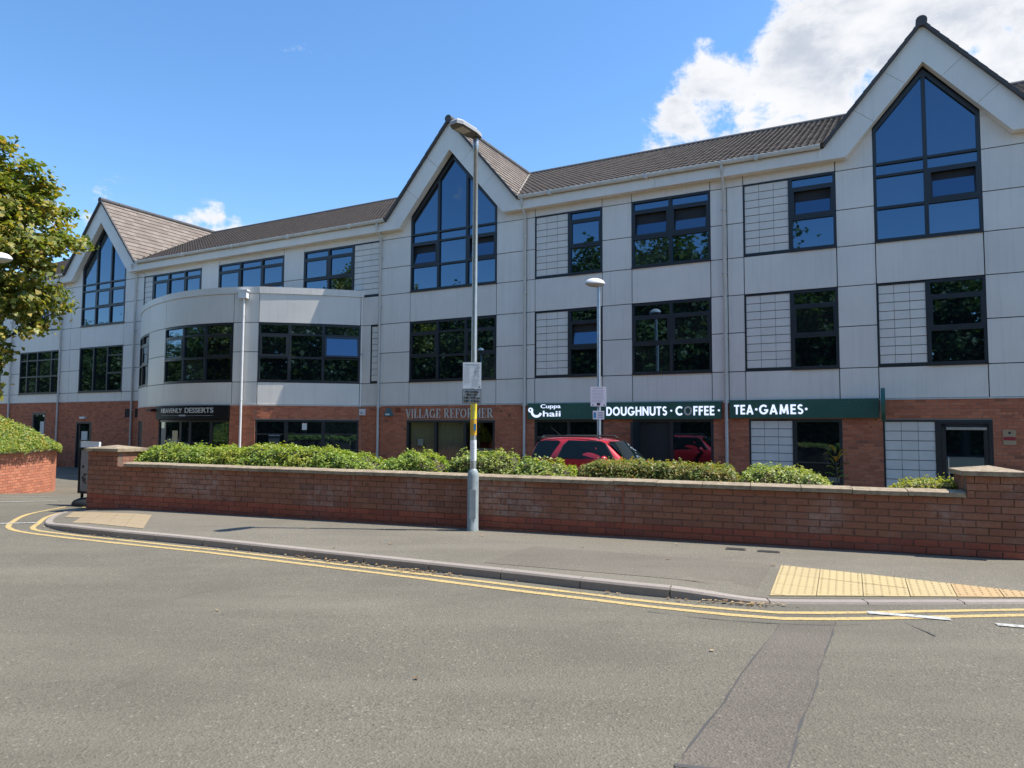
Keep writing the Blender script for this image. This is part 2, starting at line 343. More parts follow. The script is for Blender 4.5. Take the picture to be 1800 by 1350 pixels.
SERIF = {  # strokes (x0,z0,x1,z1,width) on a cap height of 1; arcs ('a',cx,cz,rx,rz,deg0,deg1,thick,thin)
 'V': (.80, [(.10, 1, .42, 0, .17), (.72, 1, .44, 0, .08), (-.02, .98, .26, .98, .05), (.58, .98, .84, .98, .05)]),
 'I': (.36, [(.18, 0, .18, 1, .17), (.02, .02, .34, .02, .05), (.02, .98, .34, .98, .05)]),
 'L': (.66, [(.18, 0, .18, 1, .17), (.02, .02, .62, .02, .06), (.02, .98, .34, .98, .05), (.60, 0, .60, .26, .06)]),
 'A': (.84, [(.12, 0, .40, 1, .08), (.42, 1, .70, 0, .17), (.22, .34, .60, .34, .06), (0, .02, .24, .02, .05), (.56, .02, .84, .02, .05)]),
 'G': (.86, [('a', .42, .5, .34, .46, 50, 325, .16, .06), (.72, .06, .72, .44, .14), (.54, .44, .84, .44, .05), (.66, .72, .66, .96, .05)]),
 'E': (.70, [(.18, 0, .18, 1, .17), (.02, .02, .62, .02, .06), (.02, .98, .60, .98, .06), (.2, .5, .46, .5, .06), (.62, 0, .62, .26, .06), (.59, .76, .59, 1, .06), (.46, .40, .46, .60, .05)]),
 'R': (.84, [(.18, 0, .18, 1, .17), (.02, .02, .34, .02, .05), ('a', .36, .74, .26, .23, -95, 95, .16, .06), (.02, .98, .38, .98, .05), (.2, .5, .38, .5, .05), (.38, .5, .72, .02, .16), (.62, .02, .84, .02, .05)]),
 'F': (.64, [(.18, 0, .18, 1, .17), (.02, .02, .36, .02, .05), (.02, .98, .58, .98, .06), (.2, .5, .44, .5, .06), (.57, .74, .57, 1, .06), (.44, .40, .44, .60, .05)]),
 'O': (.92, [('a', .45, .5, .37, .46, 0, 360, .16, .06)]),
 'M': (1.02, [(.14, 0, .14, 1, .08), (.16, 1, .50, .08, .16), (.86, 1, .50, .08, .07), (.86, 0, .86, 1, .17), (0, .02, .28, .02, .05), (.70, .02, 1.02, .02, .05), (0, .98, .2, .98, .05), (.82, .98, 1.02, .98, .05)])}
K_ = .19
SANS = {
 'D': (.78, [(.10, 0, .10, 1, K_), (.05, .91, .36, .91, K_), (.05, .09, .36, .09, K_), ('a', .34, .5, .34, .41, -90, 90, K_, K_)]),
 'O': (.98, [('a', .48, .5, .39, .42, 0, 360, K_, K_)]),
 'U': (.80, [(.10, .34, .10, 1, K_), (.68, .34, .68, 1, K_), ('a', .39, .36, .29, .28, 180, 360, K_, K_)]),
 'G': (.96, [('a', .47, .5, .38, .42, 42, 352, K_, K_), (.52, .44, .93, .44, K_*.85)]),
 'H': (.78, [(.10, 0, .10, 1, K_), (.66, 0, .66, 1, K_), (.1, .52, .66, .52, K_*.95)]),
 'N': (.82, [(.10, 0, .10, 1, K_), (.70, 0, .70, 1, K_), (.09, .93, .71, .07, K_)]),
 'T': (.64, [(.30, 0, .30, .95, K_), (-.01, .91, .61, .91, K_*.95)]),
 'S': (.62, [('a', .29, .72, .19, .20, 30, 265, K_*.9, K_*.9), ('a', .29, .29, .21, .21, -150, 90, K_*.9, K_*.9)]),
 'C': (.86, [('a', .47, .5, .38, .42, 45, 315, K_, K_)]),
 'F': (.56, [(.10, 0, .10, 1, K_), (.05, .91, .52, .91, K_*.95), (.05, .52, .48, .52, K_*.95)]),
 'E': (.58, [(.10, 0, .10, 1, K_), (.05, .91, .54, .91, K_*.95), (.05, .51, .50, .51, K_*.95), (.05, .09, .54, .09, K_*.95)]),
 'A': (.88, [(.09, 0, .40, .98, K_), (.40, .98, .73, 0, K_), (.22, .28, .62, .28, K_*.9)]),
 'M': (1.02, [(.12, 0, .20, 1, K_), (.20, .95, .47, .12, K_*.9), (.47, .12, .76, .95, K_*.9), (.76, 1, .86, 0, K_)])}
def serif(name, body, height, width, mat, parent, glyphs=SERIF, deep=.09):
    mb = MB(); x = 0
    def seg(a, b, w):
        dx, dz = b[0]-a[0], b[1]-a[1]; l = hypot(dx, dz) or 1; nx, nz = -dz/l*w/2, dx/l*w/2
        mb.prism([(a[0]+nx, a[1]+nz), (b[0]+nx, b[1]+nz), (b[0]-nx, b[1]-nz), (a[0]-nx, a[1]-nz)], 0, -deep-.003*(len(mb.f) % 11))
    for ch in body:
        if ch == ' ': x += .42; continue
        w, st = glyphs[ch]
        for t in st:
            if t[0] == 'a':
                _, cx, cz, rx, rz, a0, a1, tk, tn = t; n = 14
                P = [(x+cx+rx*cos(radians(a0+(a1-a0)*i/n)), cz+rz*sin(radians(a0+(a1-a0)*i/n)), a0+(a1-a0)*i/n) for i in range(n+1)]
                for p, q in zip(P, P[1:]): seg(p, q, tn+(tk-tn)*abs(cos(radians((p[2]+q[2])/2))))
            else: seg((x+t[0], t[1]), (x+t[2], t[3]), t[4])
        x += w+.10
    k = width/(x-.1)
    mb.v = [(a*k, b*height, c*height) for a, b, c in mb.v]
    return mb.obj(name, mat, parent)
def bricks(mb, u0, u1, z0, z1, holes, put, L=.225, H=.075, gap=.010, bond=0.):
    """stretcher bond between u0..u1; put(a,b,za,zb) lays one brick"""
    n = int(round((z1-z0)/H)); H = (z1-z0)/n
    for r in range(n):
        za, zb = z0+r*H+gap/2, z0+(r+1)*H-gap/2
        iv = [(u0, u1)]
        for (a, b, c, d) in holes:
            if zb > c+.01 and za < d-.01:
                iv = [q for (p, w) in iv for q in ((p, min(w, a)), (max(p, b), w)) if q[1]-q[0] > .025]
        for (p, w) in iv:
            k = math.floor((p-u0)/L-1); off = (r % 2)*L/2+bond
            while True:
                a = u0+k*L+off; b = a+L
                if a >= w: break
                aa, bb = max(a, p)+gap/2, min(b, w)-gap/2
                if bb-aa > .03: put(aa, bb, za, zb, r)
                k += 1

# ------------------------------------------------------------------ ground, road, markings, pavement
W0 = Vector((5.94, 8.30)); W1 = Vector((-7.96, 13.31)); WD = (W1-W0).normalized(); WN = Vector((-WD.y, WD.x))
if WN.y < 0: WN = -WN
WROT = atan2(-WD.y, -WD.x)        # boundary wall frame: local +x runs to the right end
def wpt(t, b): p = W0+WD*t+WN*b; return p.x, p.y
def hgt(x, y):
    b = (Vector((x, y))-W0).dot(WN); t = min(1, max(0, (b-.6)/5.2)); return -.33*t*t*(3-2*t)
def ground():
    def axis(lo, hi, step): 
        a = [lo+step*i for i in range(int((hi-lo)/step)+1)]
        for k in (4, 10, 25, 60, 150, 400): a = [a[0]-k]+a+[a[-1]+k]
        return a
    xs, ys = axis(-24, 14, .6), axis(2, 34, .6)
    mb = MB(); vs = [(x, y, hgt(x, y)) for y in ys for x in xs]; n = len(xs)
    mb.add(vs, [(j*n+i, j*n+i+1, (j+1)*n+i+1, (j+1)*n+i) for j in range(len(ys)-1) for i in range(n-1)])
    g = mb.obj('road', 'asphalt', smooth='all', fix=False); tag(g, 'grey asphalt road and car park surface', 'road', kind='structure'); return g
ROAD = ground()
def ribbon(name, pts, w, mat, parent, lift=.004, res=.25, zf=None, jag=0):
    P = [Vector(p) for p in pts]; Q = []
    for i in range(len(P)-1):                                      # Catmull-Rom
        p0, p1, p2, p3 = P[max(i-1, 0)], P[i], P[i+1], P[min(i+2, len(P)-1)]; n = max(1, int((p2-p1).length/res))
        for k in range(n):
            t = k/n; Q.append(.5*((2*p1)+(p2-p0)*t+(2*p0-5*p1+4*p2-p3)*t*t+(3*p1-p0-3*p2+p3)*t**3))
    Q.append(P[-1]); mb = MB(); vs = []
    for i, q in enumerate(Q):
        t = (Q[min(i+1, len(Q)-1)]-Q[max(i-1, 0)]).normalized(); nn = Vector((-t.y, t.x))
        for s in (-1, 1):
            e = q+nn*s*(w/2+random.uniform(-jag, jag)); vs.append((e.x, e.y, (zf or hgt)(e.x, e.y)+lift))
    mb.add(vs, [(2*i, 2*i+1, 2*i+3, 2*i+2) for i in range(len(Q)-1)])
    return mb.obj(name, mat, parent, fix=False)
ribbon('yellow_line', [(9, 6.45), (6.5, 6.36), (4.45, 6.24), (3.41, 6.14), (2.69, 6.08), (2.3, 6.08), (1.9, 6.2), (1.28, 6.46), (.56, 6.82), (0, 7.1), (-1.2, 7.74), (-2.1, 8.2), (-3.57, 8.95), (-4.4, 9.34), (-5.62, 9.88), (-6.92, 10.5), (-7.7, 11.0), (-8.2, 11.7), (-8.72, 12.89), (-8.8, 14.1)], .085, 'yellow_line', ROAD, .004, jag=.006)
ribbon('yellow_line', [(9, 6.64), (6.5, 6.54), (4.5, 6.42), (3.4, 6.33), (2.72, 6.28), (2.33, 6.28), (2.0, 6.38), (1.32, 6.64), (.62, 7.0), (.05, 7.29), (-1.15, 7.92), (-2.05, 8.38), (-3.52, 9.13), (-4.36, 9.52), (-5.55, 10.07), (-6.6, 10.56), (-7.35, 11.0), (-7.75, 11.7), (-8.2, 12.7), (-8.42, 14.1)], .075, 'yellow_line', ROAD, .004, jag=.006)
for a, b in (((3.12, 6.29), (3.72, 6.09)), ((4.0, 5.93), (4.75, 5.68)), ((-11.9, 16.2), (-10.3, 17.15)), ((-11.4, 14.6), (-9.7, 15.2)), ((-10.9, 18.9), (-9.5, 19.6)), ((-8.35, 11.6), (-7.8, 11.75)), ((-11.6, 12.2), (-9.0, 12.15))):
    ribbon('white_line', [a, b], .09, 'white_line', ROAD, .008, jag=.008)
mb = MB(); n = 14
pl = [(2.21+(0.30-2.21)*(i/n)+random.uniform(-.012, .012), 5.92+(2.6-5.92)*i/n) for i in range(n+1)]
pr = [(2.72+(0.84-2.72)*(i/n)+random.uniform(-.012, .012), 6.0+(2.6-6.0)*i/n) for i in range(n+1)]
mb.add([(x, y, .0035) for x, y in pl]+[(x, y, .0035) for x, y in pr], [(i, i+n+1, i+n+2, i+1) for i in range(n)])
mb.obj('road_patch', 'asphalt_patch', ROAD, fix=False)
for P in (pl, pr, [(2.9, 5.92), (2.4, 5.9), (1.7, 6.06), (1.2, 6.3)], [(3.28, 6.0), (3.3, 5.6)]):
    ribbon('tar_seam', P, .009, 'tar', ROAD, .0055, .12, jag=.006)
ribbon('tar_seam', [(.78, 3.46), (1.0, 3.42), (1.3, 3.38)], .02, 'tar', ROAD, .0065, .12, jag=.012)

KERB = [(-8.35, 13.7), (-8.15, 12.7), (-7.75, 11.85), (-7.3, 11.25), (-6.7, 10.78), (-5.9, 10.37), (-4.64, 9.82), (-3.72, 9.38), (-2.2, 8.62), (0, 7.53), (.74, 7.15), (1.5, 6.80), (2.1, 6.64), (2.75, 6.58), (4.68, 6.62), (9, 6.75)]
def kerb_h(x): 
    a = min(1, max(0, (x+7.9)/1.3)); b = min(1, max(0, (2.5-x)/1.1)); k = min(a, b); return .018+.075*k*k*(3-2*k)
def dense(P, step):
    P = [Vector(p) for p in P]; Q = []
    for i in range(len(P)-1):
        p0, p1, p2, p3 = P[max(i-1, 0)], P[i], P[i+1], P[min(i+2, len(P)-1)]; n = 12
        for k in range(n):
            t = k/n; Q.append(.5*((2*p1)+(p2-p0)*t+(2*p0-5*p1+4*p2-p3)*t*t+(3*p1-p0-3*p2+p3)*t**3))
    Q.append(P[-1]); out = [Q[0]]; acc = 0
    for a, b in zip(Q, Q[1:]):
        l = (b-a).length; d = 0
        while acc+(l-d) >= step: d += step-acc; out.append(a+(b-a)*(d/l)); acc = 0
        acc += l-d
    return out
KP = dense(KERB, .15)
def pav_z(x, y):
    """pavement height between the kerb and the foot of the wall"""
    i = min(range(len(KP)), key=lambda k: (KP[k].x-x)**2+(KP[k].y-y)**2); hk = kerb_h(KP[i].x)
    d = hypot(KP[i].x-x, KP[i].y-y); k = min(1, d/1.3); return hk+(.10-hk)*k
def pavement():
    mb = MB(); rows = []; nv = 8
    for i, p in enumerate(KP):
        t = (KP[min(i+1, len(KP)-1)]-KP[max(i-1, 0)]).normalized(); nn = Vector((-t.y, t.x))
        a = p+nn*.118
        s = max(-3.2, min(15.1, (a-W0).dot(WD)+ (0 if p.x > -6 else (-6-p.x)*.35))); b = Vector(wpt(s, .12))
        rows.append([a+(b-a)*(j/nv) for j in range(nv+1)])
    vs = [(q.x, q.y, pav_z(q.x, q.y)) for r in rows for q in r]
    mb.add(vs, [(i*(nv+1)+j, (i+1)*(nv+1)+j, (i+1)*(nv+1)+j+1, i*(nv+1)+j+1) for i in range(len(rows)-1) for j in range(nv)])
    p = mb.obj('pavement', 'asphalt_pavement', smooth='all', fix=False); tag(p, 'asphalt pavement between the kerb and the low brick wall', 'pavement', kind='structure')
    step = 6                                                     # kerb stones of 0.9 m
    for k in range(0, len(KP)-1, step):
        seg = KP[k:k+step+1]
        if len(seg) < 2: continue
        mb = MB(); vs = []; m = len(seg)
        for i, q in enumerate(seg):
            t = (KP[min(k+i+1, len(KP)-1)]-KP[max(k+i-1, 0)]).normalized(); nn = Vector((-t.y, t.x)); q = q.copy()
            if i == 0: q += t*.006
            if i == m-1: q -= t*.006
            h = kerb_h(q.x)+.003
            for (o, z) in ((0, -.12), (0.004, h-.02), (.018, h), (.125, h+.001), (.125, -.12)): e = q+nn*o; vs.append((e.x, e.y, z))
        mb.add(vs, [(i*5+j, i*5+(j+1) % 5, (i+1)*5+(j+1) % 5, (i+1)*5+j) for i in range(m-1) for j in range(5)]+[(0, 1, 2, 3, 4), tuple((m-1)*5+j for j in (4, 3, 2, 1, 0))])
        mb.obj('kerb_stone', 'kerb', p)
    def sheet(pts, mat, name):
        from mathutils.geometry import tessellate_polygon
        mb = MB(); nx = 10
        # quad patch (4 corners) draped on the pavement
        a, b, c, d = [Vector(q) for q in pts]; vs = []
        for j in range(nx+1):
            for i in range(nx+1):
                u, v = i/nx, j/nx; q = (a*(1-u)+b*u)*(1-v)+(d*(1-u)+c*u)*v; vs.append((q.x, q.y, pav_z(q.x, q.y)+.0035))
        mb.add(vs, [(j*(nx+1)+i, j*(nx+1)+i+1, (j+1)*(nx+1)+i+1, (j+1)*(nx+1)+i) for j in range(nx) for i in range(nx)]); return mb.obj(name, mat, p, fix=False)
    sheet([(-.3, 8.0), (2.35, 6.9), (2.9, 7.95), (.3, 9.1)], 'asphalt_pavement_new', 'pavement_patch')
    # tactile slabs at the crossing, cut along the kerb
    U = Vector((.903, -.43)); V = Vector((.43, .903)); O = Vector((2.46, 6.82)); S = .40; tilt = {}
    for c in range(10):
        for r in range(-4, 3):
            a = O+U*(c*S)+V*(r*S)
            poly = [a+U*.004+V*.004, a+U*(S-.004)+V*.004, a+U*(S-.004)+V*(S-.004), a+U*.004+V*(S-.004)]
            lim = 6.765
            if max(q.y for q in poly) < lim+.03 or a.x > 6.2: continue
            out = []
            for i in range(4):
                p1, p2 = poly[i], poly[(i+1) % 4]
                if p1.y >= lim: out.append(p1)
                if (p1.y-lim)*(p2.y-lim) < 0: out.append(p1+(p2-p1)*((lim-p1.y)/(p2.y-p1.y)))
            mb = MB(); n = len(out); dz = random.uniform(0, .003)
            mb.add([(q.x, q.y, pav_z(q.x, q.y)+.008+dz) for q in out]+[(q.x, q.y, pav_z(q.x, q.y)-.03) for q in out],
                   [tuple(range(n))]+[(i, i+n, (i+1) % n+n, (i+1) % n) for i in range(n)])
            for i in range(6):
                for j in range(6):
                    q = a+U*((i+.5)*S/6)+V*((j+.5)*S/6)
                    if q.y < lim+.02: continue
                    z = pav_z(q.x, q.y)+.0075+dz; vs = [(q.x+r_*cos(k*pi/3), q.y+r_*sin(k*pi/3), z+h_) for r_, h_ in ((.0135, 0), (.0095, .0055)) for k in range(6)]
                    mb.add(vs, [(k, (k+1) % 6, (k+1) % 6+6, k+6) for k in range(6)]+[tuple(range(6, 12))])
            mat = 'slab_yellow' if c < 4 and not (r < 0 and c > 0 and random.random() < .35) else 'slab_buff'
            mb.obj('paving_slab', mat, p, fix=False)
    # worn buff slabs at the mouth of the drive
    for c in range(5):
        for r in range(4):
            a = Vector((-7.95, 12.95))+Vector((.90, -.437))*(c*.42)+Vector((.2, -.47)).normalized()*(r*.42)
            q = [a, a+Vector((.90, -.437))*.412, a+Vector((.90, -.437))*.412+Vector((.39, -.92))*.412, a+Vector((.39, -.92))*.412]
            cx = sum(v.x for v in q)/4; cy = sum(v.y for v in q)/4
            k = min(KP, key=lambda e: (e.x-cx)**2+(e.y-cy)**2)
            if hypot(k.x-cx, k.y-cy) < .38 or (Vector((cx, cy))-W0).dot(WN) > -.25: continue
            mb = MB(); mb.add([(v.x, v.y, pav_z(v.x, v.y)+.006) for v in q]+[(v.x, v.y, pav_z(v.x, v.y)-.03) for v in q], [(0, 3, 2, 1)]+[(i, i+4, (i+1) % 4+4, (i+1) % 4) for i in range(4)])
            mb.obj('paving_slab', 'slab_worn', p)
    return p
PAV = pavement()
def cover(x, y, name, label, w=.24, d=.15, rot=WROT):
    z = pav_z(x, y); t = empty(name, (x, y, z+.004), rot); tag(t, label, 'cover')
    MB().box(-w/2, w/2, -d/2, d/2, -.02, .004).obj('cover_frame', 'drain_iron', t)
    m = MB()
    for i in range(5): m.box(-w/2+.02, w/2-.02, -d/2+.022+i*(d-.044)/5, -d/2+.022+(i+.6)*(d-.044)/5, .002, .008)
    m.obj('cover_rib', 'drain_iron', t)
cover(2.81, 8.95, 'stopcock_cover', 'ribbed iron stopcock cover in the pavement beside the brick wall')
cover(3.16, 8.78, 'drain_cover', 'plain dark iron drain cover next to the ribbed stopcock cover', .26, .13)
def litter():
    mb = MB(); rnd = random.Random(3)
    def leaf(x, y, z, s):
        a = rnd.uniform(0, 6.28); t1, t2 = rnd.uniform(-.5, .5), rnd.uniform(-.5, .5); pts = []
        for k in range(6):
            r = s*(1 if k % 2 == 0 else .55)*rnd.uniform(.8, 1.1); u = a+k*pi/3; dx, dy = r*cos(u), r*sin(u)*.75
            pts.append((x+dx, y+dy, z+.004+abs(dx*t1)+abs(dy*t2)))
        mb.add(pts, [tuple(range(6))])
    for c, n, sp in ((-2.0, 110, .5), (-1.1, 70, .22), (-3.6, 22, .4), (-5.6, 18, .5), (-6.9, 12, .25), (2.2, 60, .16), (1.9, 20, .2), (.9, 10, .5)):
        for _ in range(n):
            x = c+rnd.gauss(0, sp); k = min(KP, key=lambda e: abs(e.x-x)); d = -abs(rnd.gauss(.0, .05))-.035
            leaf(x, k.y+d*1.1, .002+rnd.uniform(0, .02), rnd.uniform(.012, .03))
    for x, y in ((-1.55, 9.2), (-3.0, 10.5), (.9, 9.0), (1.8, 8.2), (2.9, 7.9), (-.4, 9.9), (2.15, 9.25), (-2.2, 8.9)): leaf(x, y, pav_z(x, y)+.004, .035)
    for x, y in ((-2.55, 6.25), (-.6, 4.6), (1.45, 5.2)): leaf(x, y, .004, .026)
    for _ in range(60):
        t = rnd.uniform(.2, 14.5); x, y = wpt(t, -rnd.uniform(.02, .12)); leaf(x, y, pav_z(x, y)+.004, rnd.uniform(.01, .025))
    o = mb.obj('leaf_litter', 'leaf_litter', fix=False); tag(o, 'dry brown fallen leaves scattered in the gutter and on the road', 'leaves', kind='stuff')
litter()

# ------------------------------------------------------------------ the building
ANG = radians(28.315); BP0 = (10.76, 16.2)
def FX(p): return (-p[0], -p[1], p[2])           # (s to the left along the facade, o outwards, z)
BLD = empty('office_building', (*BP0, 0), -ANG)
tag(BLD, 'long grey clad three storey building with pointed gables over a brick ground floor', 'building')
def F(): return MB(FX)
def bworld(s, o, z=0): 
    p = Matrix.Rotation(-ANG, 3, 'Z') @ Vector((-s, -o, 0)); return (BP0[0]+p.x, BP0[1]+p.y, z)
CB, S1, H1, S2, H2, EV = 2.36, 3.13, 5.17, 6.20, 8.16, 8.40
GZ = -.40
BC_S, BC_O, BR = 23.69, -3.72, 6.61               # the bow: centre and radius
BHALF = math.degrees(math.acos(-BC_O/BR)); B0S = BC_S-BR*sin(radians(BHALF)); B1S = BC_S+BR*sin(radians(BHALF))
LEFT, RIGHT = 47.0, -6.0
GAP = .011
# (centre, inner apex, outer apex, window half width, window apex)
GABLES = [(.945, 10.43, 11.33, 1.115, 10.36, 2), (14.49, 10.80, 11.74, 1.69, 10.68, 3), (33.56, 10.92, 11.88, 1.63, 10.85, 3)]
MG = 1.18
def panel(poly, o=0.):
    m = F(); m.prism(poly, o-.03, o); return m.obj('cladding_panel', 'cladding', BLD)
def rect(s0, s1, z0, z1): return panel([(s0+GAP, z0+GAP), (s1-GAP, z0+GAP), (s1-GAP, z1-GAP), (s0+GAP, z1-GAP)])

def pane(win, s0, s1, z0, z1, o=-.055, mat='glass'):
    a = random.uniform(-.0025, .0025); b = random.uniform(-.003, .003); m = F()
    m.add([(s0, o-a, z0-0), (s1, o+a, z0), (s1, o+a+b, z1), (s0, o-a+b, z1)], [(0, 1, 2, 3)])
    q = m.obj('pane', mat, win, fix=False); return q
def sash(win, s0, s1, z0, z1, opening=0.):
    """hopper sash: closed, or tilted inwards at the top by `opening` degrees inside its fixed frame"""
    a = radians(opening); fw = .062
    m = F(); o1 = .010
    m.box(s0, s1, -.05, o1, z0, z0+fw).box(s0, s1, -.05, o1, z1-fw, z1).box(s0, s0+fw, -.05, o1, z0+fw, z1-fw).box(s1-fw, s1, -.05, o1, z0+fw, z1-fw)
    m.obj('sash_frame', 'frame', win)
    def xf(p): d = p[2]-z0-fw; return FX((p[0], -.012+p[1]*cos(a)-d*sin(a), z0+fw+d*cos(a)))
    g = MB(xf); p, q, u, v = s0+fw, s1-fw, z0+fw, z1-fw; e = .03 if opening else .0
    if opening:
        k = MB(xf); k.box(p, q, -.035, 0, u, u+e).box(p, q, -.035, 0, v-e, v).box(p, p+e, -.035, 0, u+e, v-e).box(q-e, q, -.035, 0, u+e, v-e); k.obj('sash', 'frame', win)
        k = F(); k.box(s0+.01, s1-.01, -.30, -.295, z0+.01, z1-.01).box(s0+.01, s1-.01, -.295, -.05, z1-fw, z1-fw+.004); k.obj('gap_shade', 'black_paint', win)  # near-black sheets paint the shade of the room behind the open gap
    g.add([(p+e, -.018, u+e), (q-e, -.018, u+e), (q-e, -.018, v-e), (p+e, -.018, v-e)], [(0, 1, 2, 3)]); g.obj('pane', 'glass', win, fix=False)
    if not opening:
        h = F(); c = (s0+s1)/2; h.box(c-.05, c+.05, .012, .03, z0+.015, z0+.035); h.obj('handle', 'frame', win)
def window(s0, s1, z0, z1, splits=(), kinds=(1,), t1=.86, t2=1.66, parent=None, infill=None, mats=None):
    """kinds per column: 0 plain, 1 closed sash, 2 open sash, 3 one big pane; infill = the split beyond which the louvred infill stands"""
    fw, fr = .06, -.075; cols = [s0]+list(splits)+[s1]; m = F(); e1 = infill or s1
    m.box(s0, e1, fr, .012, z0, z0+fw+.025).box(s0, e1, fr, .010, z1-fw, z1).box(s0, s0+fw, fr, .008, z0, z1).box(e1-fw, e1, fr, .008, z0, z1)
    for c in splits: m.box(c-.045, c+.045, fr, .006, z0+.03, z1-.03)
    for a, b, k in zip(cols, cols[1:], kinds):
        if k != 3: m.box(a, b, fr, .004, z0+t1-.035, z0+t1+.035); m.box(a, b, fr, .004, z0+t2-.03, z0+t2+.03)
    m.box(s0-.01, e1+.01, -.02, .035, z0-.012, z0+.03)
    w = m.obj('window', 'frame', BLD)
    for i, (a, b, k) in enumerate(zip(cols, cols[1:], kinds)):
        a += .03; b -= .03
        if k == 3: pane(w, a, b, z0+.03, z1-.03); continue
        pane(w, a, b, z0+.03, z0+t1); pane(w, a, b, z0+t2, z1-.03)
        if k: sash(w, a+.015, b-.015, z0+t1+.03, z0+t2-.025, 0 if k == 1 else random.uniform(9, 13))
        else: pane(w, a, b, z0+t1, z0+t2)
    return w
TILES = {}
def infill(s0, s1, z0, z1, nc, nr):
    """pale tiled infill panel in a dark frame"""
    m = F(); fw = .035
    m.box(s0, s1, -.08, -.045, z0, z1); m.box(s0, s1, -.045, .01, z0, z0+.075).box(s0, s1, -.045, .008, z1-fw, z1).box(s1-fw, s1, -.045, .006, z0+.075, z1-fw)
    m.box(s0, s0+fw, -.045, .006, z0+.075, z1-fw)
    p = m.obj('infill_panel', 'frame', BLD); a, b, c, d = s0+fw, s1-fw, z0+.075, z1-fw; w, h = (b-a)/nc, (d-c)/nr
    key = (round(w, 3), round(h, 3))
    if key not in TILES:
        t = MB(); t.add([(-w/2+.003, 0, -h/2+.006), (w/2-.003, 0, -h/2+.006), (w/2-.003, 0, h/2-.006), (-w/2+.003, 0, h/2-.006),
                         (-w/2+.006, -.012, -h/2+.009), (w/2-.006, -.012, -h/2+.009), (w/2-.006, -.007, h/2-.008), (-w/2+.006, -.007, h/2-.008)],
                        [(4, 5, 6, 7), (0, 1, 5, 4), (1, 2, 6, 5), (2, 3, 7, 6), (3, 0, 4, 7)])
        o = t.obj('tile', 'infill_tile'); TILES[key] = o.data; bpy.data.objects.remove(o)
    for i in range(nc):
        for j in range(nr):
            link('tile', TILES[key], p, FX((a+(i+.5)*w, -.024+random.uniform(-.003, .003), c+(j+.5)*h)))
    return p

